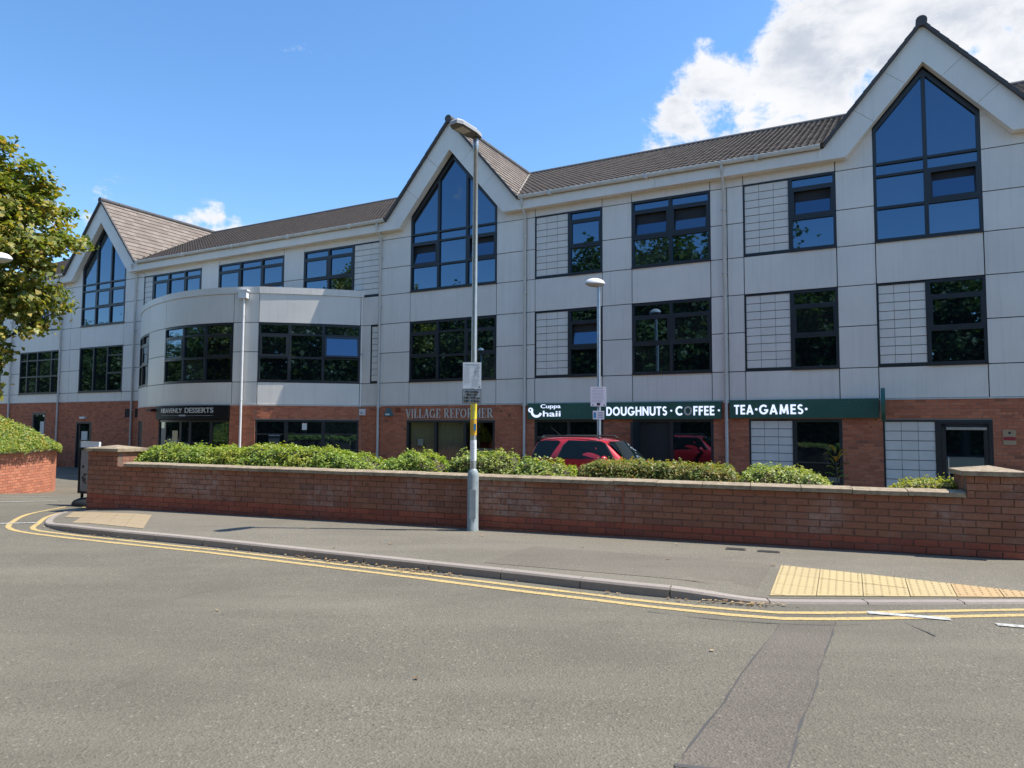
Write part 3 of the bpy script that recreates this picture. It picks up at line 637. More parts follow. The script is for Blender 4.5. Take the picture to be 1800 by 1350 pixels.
def main_facade():
    # dark backing behind the joints
    m = F()
    m.box(RIGHT, B0S, -.30, -.10, CB-.02, 8.6); m.box(B0S, B1S+2, -.30, -.10, 6.0, 8.6); m.box(B1S, LEFT, -.30, -.10, CB-.02, 8.6)
    for c, zi, zo, hw, wa, n in GABLES: m.prism([(c-(zo-8.6)/MG, 8.6), (c, zo), (c+(zo-8.6)/MG, 8.6)], -.30, -.10)
    m.obj('backing_wall', 'cladding_back', BLD)
    lv = [CB, S1, 4.17, H1+.015, S2, 7.14, 8.15]
    def pier(s0, s1, top=8.95, bottom=CB, cuts=()):
        z = [bottom]+[q for q in lv[1:]]
        for a, b in zip(z, z[1:]):
            ss = [s0]+list(cuts)+[s1]
            for p, q in zip(ss, ss[1:]): rect(p, q, a, b)
        rect(s0, s1, z[-1], top)
    def bays(s0, s1, head=True, bottom=CB):
        rect(s0, s1, bottom, S1); rect(s0, s1, H1+.015, S2)
        if head: rect(s0, s1, 8.16, 8.95)
    pier(2.06, 2.93); pier(5.19, 6.07, cuts=(5.62,)); pier(8.31, 9.22); pier(11.43, 12.80, cuts=(11.72,)); pier(16.18, 17.50, cuts=())
    for s0, s1, h in ((-.17, 2.06, 0), (2.93, 5.19, 1), (6.07, 8.31, 1), (9.22, 11.43, 1), (12.80, 16.18, 0)): bays(s0, s1, h)
    pier(-2.2, -.17); pier(-6, -2.2)
    # triangular sheets beside the gable windows are closed by plain backing panels
    for c, zi, zo, hw, wa, n in GABLES:
        for sg in (-1, 1):
            e = hw+.02
            e = hw+.012; panel([(c+sg*e, 8.945), (c+sg*((zi-8.945)/MG+.12), 8.945), (c+sg*e, zi-MG*e+.12)])
    # second column of the front, right to left
    window(2.93, 4.02, S2, H2, (), (2,)); infill(4.02, 5.19, S2, H2, 3, 9)
    window(6.07, 8.31, S2, H2, (7.18,), (2, 2))
    window(9.22, 10.29, S2, H2, (), (1,)); infill(10.29, 11.43, S2, H2, 3, 9)
    window(-.17, .99, S1, H1, (), (1,)); infill(.99, 2.06, S1, H1, 3, 9)
    window(2.93, 4.02, S1, H1, (), (1,)); infill(4.02, 5.19, S1, H1, 3, 9)
    window(6.07, 8.31, S1, H1, (7.18,), (1, 1))
    window(9.22, 10.29, S1, H1, (), (2,)); infill(10.29, 11.43, S1, H1, 3, 9)
    window(12.80, 16.18, S1, H1, (13.95, 15.05), (1, 0, 1))
    # open casement of the window over the car park
    # stretch behind the bow
    rect(17.50, B0S+.02, CB, S1); rect(17.86, B0S+.02, S1, H1+.015); rect(17.50, B0S+.02, H1+.015, S2)
    infill(17.50, 17.86, S1, H1, 1, 9)
    infill(17.50, 18.72, S2, H2, 3, 9); window(18.72, 21.13, S2, H2, (19.90,), (1, 1))
    pier2 = [(21.13, 22.16), (25.82, 26.86)]
    for a, b in pier2: rect(a, b, 6.1, 7.14); rect(a, b, 7.14, 8.95)
    window(22.16, 25.82, S2, H2, (23.36, 24.56), (1, 0, 1)); window(26.86, 29.99, S2, H2, (27.9, 28.95), (1, 0, 1)); infill(29.99, 30.60, S2-.4, H2, 1, 10)
    for a, b in ((17.50, 21.13), (22.16, 25.82), (26.86, 30.6)): rect(a, b, 8.16, 8.95)
    # left wing
    CBL = 2.72
    pier(30.60, 31.93, bottom=CBL, cuts=(31.25,)); bays(31.93, 35.20, 0, CBL); pier(35.20, 36.75, bottom=CBL, cuts=(36.0,))
    for a, b in ((B1S-.3, 30.60),): rect(a, b, CBL, S1); rect(a, b, S1, H1+.015); rect(a, b, H1+.015, S2)
    window(31.93, 35.20, S1, H1+.06, (33.05, 34.1), (0, 3, 3))
    bays(36.75, 40.25, 1, CBL); window(36.75, 40.25, S1, H1+.06, (37.5, 38.7, 39.6), (0, 0, 0, 0)); infill(36.95, 38.0, S2, H2, 2, 9); window(38.0, 40.25, S2, H2, (39.1,), (1, 1)); rect(36.75, 36.95, S2, 8.16)
    pier(40.25, 42.0, bottom=CBL); bays(42.0, 46.0, 1, CBL); window(42.0, 46.0, S1, H1, (43.2, 44.6), (1, 0, 1)); window(42.0, 46.0, S2, H2, (43.2, 44.6), (1, 0, 1)); pier(46, LEFT, bottom=CBL)

def gable_window(c, hw, apex, n, opens):
    s0, s1 = c-hw, c+hw; sp = [s0+(s1-s0)*i/n for i in range(1, n)]; m = .0
    w = window(s0, s1, S2, 8.20, sp, opens)
    mg = MG*.985; top = lambda s: apex-mg*abs(s-c); fb = 8.20; fw = .075; cs = sqrt(1+mg*mg)
    mbx = F(); fr = -.075
    mbx.box(s0, s0+fw, fr, .009, fb, top(s0)).box(s1-fw, s1, fr, .009, fb, top(s1))
    for a, b in ((s0, c), (c, s1)):
        mbx.prism([(a, top(a)), (b, top(b)), (b, top(b)-fw*cs*1.15), (a, top(a)-fw*cs*1.15)], fr, .011)
    for q in sp: mbx.box(q-.045, q+.045, fr, .006, fb, top(q)-.05)
    g = mbx.obj('gable_window', 'frame', BLD)
    cols = [s0]+sp+[s1]
    for a, b in zip(cols, cols[1:]):
        pts = [(a, fb), (b, fb), (b, top(b)-.05)]+([(c, apex-.05)] if a < c < b else [])+[(a, top(a)-.05)]
        k = F(); t = random.uniform(-.002, .002); k.add([(x, -.055+t*(x-a), z) for x, z in pts], [tuple(range(len(pts)))]); k.obj('pane', 'glass', g, fix=False)
    return w

def fascia():
    phi = math.atan(MG); cp, sp_ = cos(phi), sin(phi); T = .25
    def piece(poly): m = F(); m.prism(poly, 0.013, T); m.obj('fascia_board', 'fascia_paint', BLD)
    ends = []
    for c, zi, zo, hw, wa, n in GABLES:
        wp = (zo-zi)*cp; dend = (zi-EV)/sp_; dm = dend*.62; d1 = dend*.22; g = .004
        lo = lambda d, sg: (c+sg*d*cp, zi-d*sp_); up = lambda d, sg: (lo(d, sg)[0]+sg*wp*sp_, lo(d, sg)[1]+wp*cp)
        piece([lo(d1-g, -1), (c, zi), lo(d1-g, 1), up(d1-g, 1), (c, zo), up(d1-g, -1)])
        e = (zo-8.70)/MG
        for sg in (-1, 1):
            piece([lo(d1+g, sg), lo(dm-g, sg), up(dm-g, sg), up(d1+g, sg)])
            x = c+sg*(e+.12); corner = (c+sg*(zi-EV)/MG, EV)
            piece([lo(dm+g, sg), corner, (x, EV), (x, 8.70), (c+sg*e, 8.70), up(dm+g, sg)])
        ends.append((c-e-.12, c+e+.12))
    runs = [(RIGHT, ends[0][0]), (ends[0][1], ends[1][0]), (ends[1][1], ends[2][0]), (ends[2][1], LEFT)]
    for a, b in runs:
        n = max(1, int((b-a)/3.2)); 
        for i in range(n): p, q = a+(b-a)*i/n+.004, a+(b-a)*(i+1)/n-.004; m = F(); m.box(p, q, .013, T-.006, EV, 8.70); m.obj('fascia_board', 'fascia_paint', BLD)
        # gutter: half round trough with joints
        m = F(); N_ = 8; prof = [(T+.065-.065*cos(pi*k/N_), 8.79-.10*sin(pi*k/N_)) for k in range(N_+1)]+[(T+.125-.0, 8.80), (T+.005, 8.80)]
        aa, bb = a-.06, b+.06; k = len(prof)
        m.add([(aa, o, z) for o, z in prof]+[(bb, o, z) for o, z in prof], [(i, (i+1) % k, (i+1) % k+k, i+k) for i in range(k)]+[tuple(range(k)), tuple(range(2*k-1, k-1, -1))])
        x = aa+1.5
        while x < bb: m.box(x, x+.09, T-.004, T+.14, 8.675, 8.81); x += 3.0
        m.obj('gutter', 'gutter_plastic', BLD)
    return ends

PITCHR = .51; EO = .31; EZ = 8.79; RZ = 11.86; RO = EO-(RZ-EZ)/PITCHR
def tiled(mb, O, U, V, rows, width, rng_, step, roll, thick=.022):
    """lay tiles: O origin, U unit across, V unit up the slope, rng_(v) -> u range of the course"""
    Nn = U.cross(V).normalized()
    if Nn.z < 0: Nn = -Nn
    for r in range(rows):
        v0 = r*step; v1 = v0+step+.03; r0 = rng_(v0+step*.5); 
        if r0 is None or r0[1]-r0[0] < .04: continue
        u = math.floor(r0[0]/width)*width+(0 if roll else (r % 2)*width/2)-(0 if roll else width)
        while u < r0[1]:
            a, b = max(u, r0[0]), min(u+width-.004, r0[1])
            if b-a > .03:
                prof = [(0, 0), (.40, .0), (.55, .020), (.70, .026), (.85, .020), (1, 0)] if roll else [(0, 0), (1, 0)]
                j = random.uniform(-.003, .003); vs = []
                for (f, h) in prof:
                    x = u+f*(width-.004); x = min(max(x, a), b)
                    vs += [O+U*x+V*v0+Nn*(h+thick+j-.012), O+U*x+V*v0+Nn*(h+thick+j), O+U*x+V*v1+Nn*(h+.004)]
                n = len(prof); mb.add([tuple(q) for q in vs], [(3*i, 3*i+3, 3*i+4, 3*i+1) for i in range(n-1)]+[(3*i+1, 3*i+4, 3*i+5, 3*i+2) for i in range(n-1)])
            u += width
def roof():
    mp = F(); r = RZ
    base = F(); cuts = [RIGHT]
    for c, zi, zo, hw, wa, n in GABLES: cuts += [(c, min(zo+.07, RZ))]
    for i in range(len(GABLES)+1):                     # one sheet between each pair of valleys
        def edge(k, sg):
            c, zi, zo, hw, wa, n = GABLES[k]; zr = zo+.07; w = (zr-EZ)/MG; zc = min(zr, RZ); o = EO-(zc-EZ)/PITCHR; return [(c+sg*w, EO, EZ-.012), (c+sg*max(0, (zr-zc)/MG), o, zc-.012)]+([(c, RO, RZ-.012)] if zr < RZ else [])
        lo = edge(i-1, 1) if i else [(RIGHT, EO, EZ-.012), (RIGHT, RO, RZ-.012)]
        hi = edge(i, -1) if i < len(GABLES) else [(LEFT, EO, EZ-.012), (LEFT, RO, RZ-.012)]
        P = lo+hi[::-1]; base.add(P, [tuple(range(len(P)))])
    base.add([(RIGHT, RO, RZ-.012), (LEFT, RO, RZ-.012), (LEFT, 2*RO, EZ), (RIGHT, 2*RO, EZ)], [(0, 1, 2, 3)])
    rf = base.obj('roof', 'tile_dark', BLD, fix=False)
    sl = Vector((0, -1, PITCHR)).normalized(); L = sqrt((RZ-EZ)**2+(EO-RO)**2); rows = int(L/.28)
    def zone(lo, hi):
        m = MB(lambda p: FX(p)); m2 = m
        def rg(v):
            z = EZ+v*sl.z; a, b = lo(z), hi(z); return (a, b) if b > a else None
        tiled(m, Vector((0, EO+.03, EZ)), Vector((1, 0, 0)), sl, rows, .17, rg, L/rows, True); o = m.obj('roof_tiles', 'tile_dark', rf, fix=False); o['kind'] = 'stuff'
    ed = []
    for c, zi, zo, hw, wa, n in GABLES:
        zr = zo+.07; ed.append((lambda z, c=c, zr=zr: c-max(0, (zr-z)/MG), lambda z, c=c, zr=zr: c+max(0, (zr-z)/MG)))
    zone(lambda z: RIGHT, ed[0][0]); zone(ed[0][1], ed[1][0]); zone(ed[1][1], ed[2][0]); zone(ed[2][1], lambda z: LEFT)
    m = F(); m.tube([(RIGHT, RO, RZ-.02), (LEFT, RO, RZ-.02)], .13, 10); m.obj('ridge_tiles', 'ridge_tile', rf, smooth=True)
    for c, zi, zo, hw, wa, n in GABLES:
        zr = zo+.07; ob = EO-(zr-EZ)/PITCHR; w = (zr-EZ)/MG; vo = .33
        b = F()
        b.add([(c, vo, zr-.014), (c, ob, zr-.014), (c+w, vo, EZ-.014), (c-w, vo, EZ-.014)], [(0, 1, 2), (1, 0, 3)])
        g = b.obj('gable_roof', 'tile_tan', BLD)
        for sg in (-1, 1):
            V = Vector((-sg, 0, MG)).normalized(); Lg = sqrt((zr-EZ)**2+w*w); n_ = int(Lg/.27); U = Vector((0, -1, 0))
            def rg(v): 
                f = v/Lg; return (0, (vo-ob)*f)
            t = MB(FX); tiled(t, Vector((c+sg*w, vo, EZ)), U, V, n_, .36, rg, Lg/n_, False, .03); o = t.obj('gable_tiles', 'tile_tan', g, fix=False); o['kind'] = 'stuff'
            v = F(); v.tube([(c+sg*(w+.01), EO-.02, EZ+.012), (c, ob, zr+.012)], .055, 6); v.obj('valley', 'valley_mortar', g)
            # verge: dark edge tiles along the front
            for i in range(n_):
                a, bb = i/n_, (i+1)/n_; p = F(); x0, z0 = c+sg*w*(1-a), EZ+(zr-EZ)*a; x1, z1 = c+sg*w*(1-bb), EZ+(zr-EZ)*bb; dz = random.uniform(0, .008)
                p.prism([(x0, z0-.07), (x1, z1-.07), (x1, z1+.035), (x0, z0+.047+dz)], vo-.06, vo+.015+random.uniform(0, .01)); p.obj('verge_tile', 'ridge_tile', g)
        m = F(); y = vo+.03
        while y > ob: m.tube([(c, y, zr+.0), (c, y-.44, zr+.0)], .115 if y < vo else .125, 12); y -= .45
        m.obj('ridge_tiles', 'ridge_tile', g, smooth=True)
def pipe(name, s, ztop, zbot, o=.06, r=.042, mat='downpipe_plastic', swan=True, parent=BLD):
    m = F(); pts = ([(s, .30, ztop), (s, .30, ztop-.10), (s, o+.12, ztop-.32), (s, o, ztop-.46)] if swan else [(s, o, ztop)])+[(s, o, zbot)]
    m.tube(pts, r, 10)
    z = zbot+.9
    while z < ztop-.8: m.box(s-.075, s+.075, -.03 if False else 0.001, o, z, z+.03); m.tube([(s, o, z), (s, o, z+.05)], r*1.22, 10); z += 1.75
    return m.obj(name, mat, parent, smooth=True)

def ground_brick():
    # openings on the flat front: (s0,s1,z0,z1)
    op = [(-.21, 2.0, GZ-.1, 1.84), (2.90, 5.12, GZ-.1, 1.86), (6.05, 8.31, GZ-.1, 1.86), (9.20, 11.43, GZ-.1, 1.86), (12.83, 16.26, GZ-.1, 1.84)]
    m = F(); b = F()
    bricks(m, RIGHT, B0S, GZ, CB-.03, op, lambda a, c, z0, z1, r: m.box(a, c, -.04, .0+random.uniform(-.002, .002), z0, z1))
    opl = [(34.05, 35.25, GZ-.1, 1.78), (37.8, 38.9, .6, 2.2), (42, 44, .6, 2.2)]
    bricks(m, 29.6, LEFT, GZ, 2.70, opl, lambda a, c, z0, z1, r: m.box(a, c, -.04, random.uniform(-.002, .002), z0, z1))
    def back(u0, u1, z1, ops):
        u = u0
        for (a, c, z0, zz) in sorted(ops):
            b.box(u, a, -.3, -.006, GZ, z1); b.box(a, c, -.3, -.006, zz, z1)
            if z0 > GZ: b.box(a, c, -.3, -.006, GZ, z0)
            u = c
        b.box(u, u1, -.3, -.006, GZ, z1)
    back(RIGHT, B0S+.1, CB-.03, op); w = b.obj('brick_front', 'mortar', BLD); b = F(); back(29.55, LEFT, 2.70, opl); b.obj('brick_front', 'mortar', BLD); o = m.obj('bricks', 'brick_building', w, fix=False); o['kind'] = 'stuff'
    # drip strip between brick and cladding
    d = F(); d.box(RIGHT, B0S, -.05, .02, CB-.032, CB+.004); d.box(30.6, LEFT, -.05, .02, 2.70, 2.726); d.obj('drip_strip', 'downpipe_plastic', BLD)
    # dark rooms behind the glass
    m = F()
    m.box(RIGHT, LEFT, -3.2, -3.0, GZ, 8.4)
    for z in (-.36, 2.2, 5.4, 8.3): m.box(RIGHT, LEFT, -3.0, -.32, z, z+.12)
    m.obj('inner_wall', 'interior', BLD)
def shopfront(s0, s1, z1, cols, door=None, mats=None, z0=GZ+.06, midrail=None, name='shop_window'):
    m = F(); fr = -.12; fw = .07; m.box(s0, s1, fr, .0, z0-.08, z0+.10).box(s0, s1, fr, .004, z1-fw, z1).box(s0, s0+fw, fr, .002, z0, z1).box(s1-fw, s1, fr, .002, z0, z1)
    for c in cols: m.box(c-.045, c+.045, fr, .0, z0, z1)
    if midrail: m.box(s0, s1, fr, -.004, midrail-.03, midrail+.03)
    w = m.obj(name, 'frame', BLD); cs = [s0+.02]+list(cols)+[s1-.02]
    for i, (a, b) in enumerate(zip(cs, cs[1:])):
        pane(w, a, b, z0+.05, z1-.03, -.06, (mats or ['glass']*9)[i])
    return w
for s_ in (RIGHT, LEFT):
    m = F(); k = .2 if s_ > 0 else -.2; m.add([(q, o, z) for q in (s_, s_-k) for o, z in ((-.1, GZ), (2*RO+.3, GZ), (2*RO+.3, 8.6), (RO, RZ-.05), (-.1, 8.8))], [(0, 1, 2, 3, 4), (9, 8, 7, 6, 5)]+[(i, (i+1) % 5, (i+1) % 5+5, i+5) for i in range(5)]); m.obj('end_wall', 'cladding', BLD)
main_facade()
for (c, zi, zo, hw, wa, n), op in zip(GABLES, ((2, 0), (2, 0, 2), (1, 1, 0))): gable_window(c, hw, wa, n, op)
fascia(); roof(); ground_brick()
for s, zb in ((5.69, -.36), (11.76, -.36), (17.45, -.36)): pipe('downpipe', s, 8.70, zb)
pipe('downpipe', 31.10, 8.72, -.36); pipe('downpipe', 36.72, 8.72, -.36); pipe('downpipe', 41.0, 8.72, -.36)
pipe('waste_pipe', 30.35, 1.75, -.36, .10, .055, swan=False)

# ------------------------------------------------------------------ the bow
def AX(p):                                          # (angle in degrees, offset from the radius, z) -> facade coordinates
    a = radians(p[0]); r = BR+p[1]+(.7*BR*(cos(radians(15))/cos(radians(p[0]-40))-1) if 25 <= p[0] <= 55 else .9*((-13.5-p[0])/42)**2 if p[0] < -13.5 else 0); return FX((BC_S-r*sin(a), BC_O+r*cos(a), p[2]))
def arcbox(mb, a0, a1, o0, o1, z0, z1, step=1.5):
    n = max(1, int(abs(a1-a0)/step)); vs = []
    for i in range(n+1):
        a = a0+(a1-a0)*i/n; vs += [(a, o0, z0), (a, o1, z0), (a, o1, z1), (a, o0, z1)]
    mb.add(vs, [(4*i+j, 4*i+(j+1) % 4, 4*i+4+(j+1) % 4, 4*i+4+j) for i in range(n) for j in range(4)]+[(0, 3, 2, 1), tuple(4*n+j for j in range(4))])
def bow():
    H = BHALF; root = BLD; ga = math.degrees(GAP/BR)
    seams = [-H, -29, -13.5, 17, 25, 55, H]
    def cp(a0, a1, z0, z1, o=.0):
        m = MB(AX); arcbox(m, a0+ga, a1-ga, -.03, o, z0+GAP, z1-GAP); m.obj('bow_panel', 'cladding', root, smooth=True)
    m = MB(AX); arcbox(m, -H, H, -.2, -.11, GZ, 6.3); m.obj('bow_core', 'cladding_back', root)
    for a, b in zip(seams, seams[1:]): cp(a, b, 2.36, S1); cp(a, b, H1+.015, 6.20)
    for a, b in ((-29, -13.5), (17, 25), (55, H)): cp(a, b, S1, 4.17); cp(a, b, 4.17, H1+.015)
    for a, b in ((-H, -36), (-36, -16), (-16, 4), (4, 25), (25, 40), (40, 55), (55, H+.4)):
        m = MB(AX); arcbox(m, a+.03, b-.03, -.4, .028, 6.196, 6.425); m.obj('bow_coping', 'cladding', root, smooth=True)
    m = F(); n = 40; pts = [(BC_S-BR*.955*sin(radians(-H+2*H*i/n)), BC_O+BR*.955*cos(radians(-H+2*H*i/n))) for i in range(n+1)]
    m.slab(pts, 6.1, 6.2); m.obj('bow_roof', 'tar', root)
    m = MB(AX); arcbox(m, -H, H, -.05, .02, 2.325, 2.366); m.obj('drip_strip', 'downpipe_plastic', root)
    def bw(a0, a1, splits, kinds):
        z0, z1, t1, t2 = S1, H1, .86, 1.66; fa = math.degrees(.06/BR); m = MB(AX); fr = -.09
        arcbox(m, a0, a1, fr, .012, z0, z0+.085); arcbox(m, a0, a1, fr, .010, z1-.06, z1); arcbox(m, a0, a0+fa, fr, .008, z0, z1); arcbox(m, a1-fa, a1, fr, .008, z0, z1)
        for c in splits: arcbox(m, c-fa*.8, c+fa*.8, fr, .007, z0+.03, z1-.03)
        cs = [a0]+list(splits)+[a1]
        for p, q, k in zip(cs, cs[1:], kinds): arcbox(m, p, q, fr, .004, z0+t1-.035, z0+t1+.035, 3); arcbox(m, p, q, fr, .004, z0+t2-.03, z0+t2+.03, 3)
        w = m.obj('bow_window', 'frame', root)
        def flat(p, q, o, z0, z1, mat='glass', tilt=0.):   # flat pane chorded between two mullions
            k = MB(AX); k.add([(p, o+tilt, z0), (q, o+tilt, z0), (q, o, z1), (p, o, z1)], [(0, 1, 2, 3)]); k.obj('pane', mat, w, fix=False)
        for p, q, k in zip(cs, cs[1:], kinds):
            p += .3; q -= .3
            flat(p, q, -.05, z0+.03, z0+t1); flat(p, q, -.05, z0+t2, z1-.03)
            if not k: flat(p, q, -.05, z0+t1, z0+t2); continue
            t = 0.012 if k == 1 else .13; e = .55; g = MB(AX); a, b = p+.15, q-.15; za, zb = z0+t1+.035, z0+t2-.03
            def bar(a, b, za, zb, la, lb):
                g.add([(a, la-.04, za), (b, la-.04, za), (b, la, za), (a, la, za), (a, lb-.04, zb), (b, lb-.04, zb), (b, lb, zb), (a, lb, zb)], [(0, 3, 2, 1), (4, 5, 6, 7), (0, 1, 5, 4), (1, 2, 6, 5), (2, 3, 7, 6), (3, 0, 4, 7)])
            lt = lambda z: .012+t*(zb-z)/(zb-za)
            bar(a, b, za, za+.065, lt(za), lt(za+.065)); bar(a, b, zb-.065, zb, lt(zb-.065), lt(zb)); bar(a, a+e, za+.065, zb-.065, lt(za+.065), lt(zb-.065)); bar(b-e, b, za+.065, zb-.065, lt(za+.065), lt(zb-.065))
            g.obj('sash', 'frame', w); k2 = MB(AX); k2.add([(a+e, lt(za+.065)-.02, za+.065), (b-e, lt(za+.065)-.02, za+.065), (b-e, lt(zb-.065)-.02, zb-.065), (a+e, lt(zb-.065)-.02, zb-.065)], [(0, 1, 2, 3)]); k2.obj('pane', 'glass', w, fix=False)
    bw(25, 55, (34, 44), (1, 0, 2)); bw(-13.5, 17, (-2.5, 7), (1, 0, 1)); bw(-H, -29, (-48, -38.5), (0, 0, 1))
    # curved brick below
    op = [(24.6, 55.0, .2, 1.84), (-16.6, 16.6, GZ-.1, 2.33), (-44, -34.5, GZ-.1, 1.8)]
    m = MB(AX); k = math.degrees(1/BR)
    bricks(m, -H, H, GZ, 2.33, op, lambda a, b, z0, z1, r: arcbox(m, a, b, -.05, random.uniform(-.002, .002), z0, z1, 9), L=.225*k, gap=.010) if False else None
    n = int((2.33-GZ)/.075); hh = (2.33-GZ)/n
    for r in range(n):
        za, zb = GZ+r*hh+.005, GZ+(r+1)*hh-.005; a = -H-(r % 2)*.1125*k
        while a < H:
            p, q = max(a, -H), min(a+.215*k, H); a += .225*k
            for (u, v, c, d) in op:
                if zb > c+.01 and za < d-.01:
                    if p < u < q: q = u
                    elif p < v < q: p = v
                    elif u <= p and q <= v: q = p
            if q-p > .25: arcbox(m, p, q, -.05, random.uniform(-.002, .002), za, zb, 9)
    o = m.obj('bow_bricks', 'brick_building', root, fix=False); o['kind'] = 'stuff'
    e = sorted(op); u = -H
    def mort(a, b, c, d): m = MB(AX); arcbox(m, a, b, -.11, -.006, c, d); m.obj('bow_mortar', 'mortar', root)
    for (a, b, c, d) in e:
        mort(u, a, GZ, 2.33)
        if d < 2.3: mort(a, b, d, 2.33)
        if c > GZ: mort(a, b, GZ, c)
        u = b
    mort(u, H, GZ, 2.33)
    def shop(a0, a1, splits, z0, z1, rail=None, o=0., wide=.8):
        m = MB(AX); fa = math.degrees(.055/BR); fr = -.1
        arcbox(m, a0, a1, fr, o-.006, z0, z0+.09); arcbox(m, a0, a1, fr, o, z1-.07, z1); arcbox(m, a0, a0+fa, fr, o-.003, z0, z1); arcbox(m, a1-fa, a1, fr, o-.003, z0, z1)
        for c in splits: arcbox(m, c-fa*wide, c+fa*wide, fr, o-.004, z0, z1)
        if rail: arcbox(m, a0, a1, fr, o-.008, rail-.025, rail+.025)
        w = m.obj('shop_window', 'frame', root); cs = [a0]+list(splits)+[a1]
        for p, q in zip(cs, cs[1:]): g = MB(AX); g.add([(p+.2, -.06, z0+.03), (q-.2, -.06, z0+.03), (q-.2, -.06, z1-.03), (p+.2, -.06, z1-.03)], [(0, 1, 2, 3)]); g.obj('pane', 'glass', w, fix=False)
        return w
    w = shop(24.6, 55, (33.5, 44.5), .2, 1.84, 1.35, -.03, 1.1)
    m = MB(AX); m.add([(38.2, -.055, 1.50), (39.6, -.055, 1.50), (39.6, -.055, 1.73), (38.2, -.055, 1.73)], [(0, 1, 2, 3)]); m.obj('notice', 'poster', w, fix=False)
    d = shop(-16.6, 16.6, (-12, -3, 1.5, 10), GZ+.05, 1.82, None, -.03, 1.0)
    m = MB(AX); m.add([(-7.6, -.055, .55), (-4.6, -.055, .55), (-4.6, -.055, 1.45), (-7.6, -.055, 1.45)], [(0, 1, 2, 3)]); m.obj('menu_poster', 'gold_paint', d, fix=False)
    m = MB(AX); arcbox(m, -44, -34.5, -.1, -.05, GZ, 1.8); q = m.obj('side_door', 'black_paint', root)
    pts = [AX((20.6, .10, z)) for z in (6.1, 3, -.3)]; m = MB(); m.tube(pts, .040, 10)
    for z in (.8, 2.5, 4.2, 5.4): m.tube([AX((20.6, .10, z)), AX((20.6, .10, z+.05))], .048, 10)
    dp = m.obj('downpipe', 'downpipe_white', root, smooth=True)
    m = MB(AX); arcbox(m, 19.4, 21.8, .005, .22, 6.0, 6.26); arcbox(m, 19.1, 22.1, .004, .24, 6.24, 6.29); m.obj('hopper', 'downpipe_white', dp)
bow()

# ------------------------------------------------------------------ ground floor shop fronts and signs
w = shopfront(12.83, 16.26, 1.84, (13.95, 15.10), mats=['glass_clear']*3)
cur = F(); n = 120
vs = []
for i in range(n+1):
    s = 13.98+(16.2-13.98)*i/n; o = -.16+.035*sin(i*1.35)+.012*sin(i*.41); vs += [(s, o, -.3), (s, o, 1.8)]
cur.add(vs, [(2*i, 2*i+1, 2*i+3, 2*i+2) for i in range(n)]); cur.obj('curtain', 'curtain', w, smooth='all', fix=False)
m = F(); m.box(15.62, 15.84, -.075, -.07, 1.0, 1.22); m.obj('notice', 'poster', w); m = F(); m.box(12.95, 13.85, -.25, -.245, -.3, .95); m.obj('frosted_panel', 'door_grey', w)
w = shopfront(9.20, 11.43, 1.86, (10.30,), midrail=1.28)
w = shopfront(6.05, 8.31, 1.86, (7.20,), mats=['glass', 'interior'], name='cafe_front')  # second pane is a dark sheet standing for the unlit room in the doorway
m = F(); m.box(8.10, 8.17, .0, .62, -.3, 1.78); m.obj('open_door', 'frame', w)
m = F(); m.box(8.175, 8.18, .06, .56, -.2, 1.7); m.obj('door_pane', 'glass', w)
m = F(); m.tube([(8.06, .52, .3), (8.02, .52, .35), (8.02, .52, .85), (8.06, .52, .9)], .015, 8); m.obj('door_handle', 'galvanised', w, smooth=True)
w = shopfront(2.90, 4.02, 1.86, (), midrail=.25); infill(4.02, 5.12, GZ+.06, 1.86, 3, 10)
infill(.88, 2.0, GZ+.06, 1.84, 3, 9)
# the side entrance: a glazed door in a dark frame
m = F(); s0, s1, z1 = -.21, .88, 1.84
m.box(s0, s1, -.12, .006, z1-.09, z1).box(s0, s0+.08, -.12, .004, GZ, z1).box(s1-.08, s1, -.12, .004, GZ, z1)
dr = m.obj('entrance_door', 'frame', BLD)
m = F(); a, b, c, d = s0+.085, s1-.085, GZ+.04, z1-.10; m.box(a, b, -.07, -.02, c, c+.22).box(a, b, -.07, -.02, d-.09, d).box(a, a+.09, -.07, -.02, c, d).box(b-.09, b, -.07, -.02, c, d); m.obj('door_leaf', 'frame', dr)
pane(dr, a+.08, b-.08, c+.2, d-.08, -.045)
m = F(); m.tube([(b-.12, -.02, .35), (b-.12, .05, .38), (b-.12, .05, .95), (b-.12, -.02, .98)], .014, 8); m.obj('door_handle', 'galvanised', dr, smooth=True)
m = F(); m.box(a+.03, b-.1, -.02, .02, d-.13, d-.07); m.obj('door_closer', 'galvanised', dr)
# left wing doors and window
m = F(); m.box(34.05, 35.25, -.12, .0, 1.70, 1.78).box(34.05, 34.13, -.12, .0, GZ, 1.7).box(35.17, 35.25, -.12, .0, GZ, 1.7).box(34.13, 35.17, -.10, -.05, GZ, .35).box(34.13, 34.3, -.1, -.05, .35, 1.7).box(35.0, 35.17, -.1, -.05, .35, 1.7); d = m.obj('back_door', 'frame', BLD); pane(d, 34.3, 35.0, .35, 1.7)
m = F(); m.box(34.42, 34.88, -.052, -.05, .95, 1.35); m.obj('notice', 'poster', d)
m = F(); m.box(34.45, 34.85, .0, .10, 1.93, 2.02); m.obj('door_light', 'white_paint', BLD)
for (a, b) in ((37.8, 38.9), (42, 44)):
    m = F(); m.box(a, b, -.1, -.0, .6, .68).box(a, b, -.1, .0, 2.12, 2.2).box(a, a+.08, -.1, -.0, .6, 2.2).box(b-.08, b, -.1, -.0, .6, 2.2); x = m.obj('window', 'frame', BLD); pane(x, a+.05, b-.05, .65, 2.15)
    m = F(); m.box(a+.1, a+.5, -.052, -.05, .9, 1.8); m.obj('notice', 'poster', x)
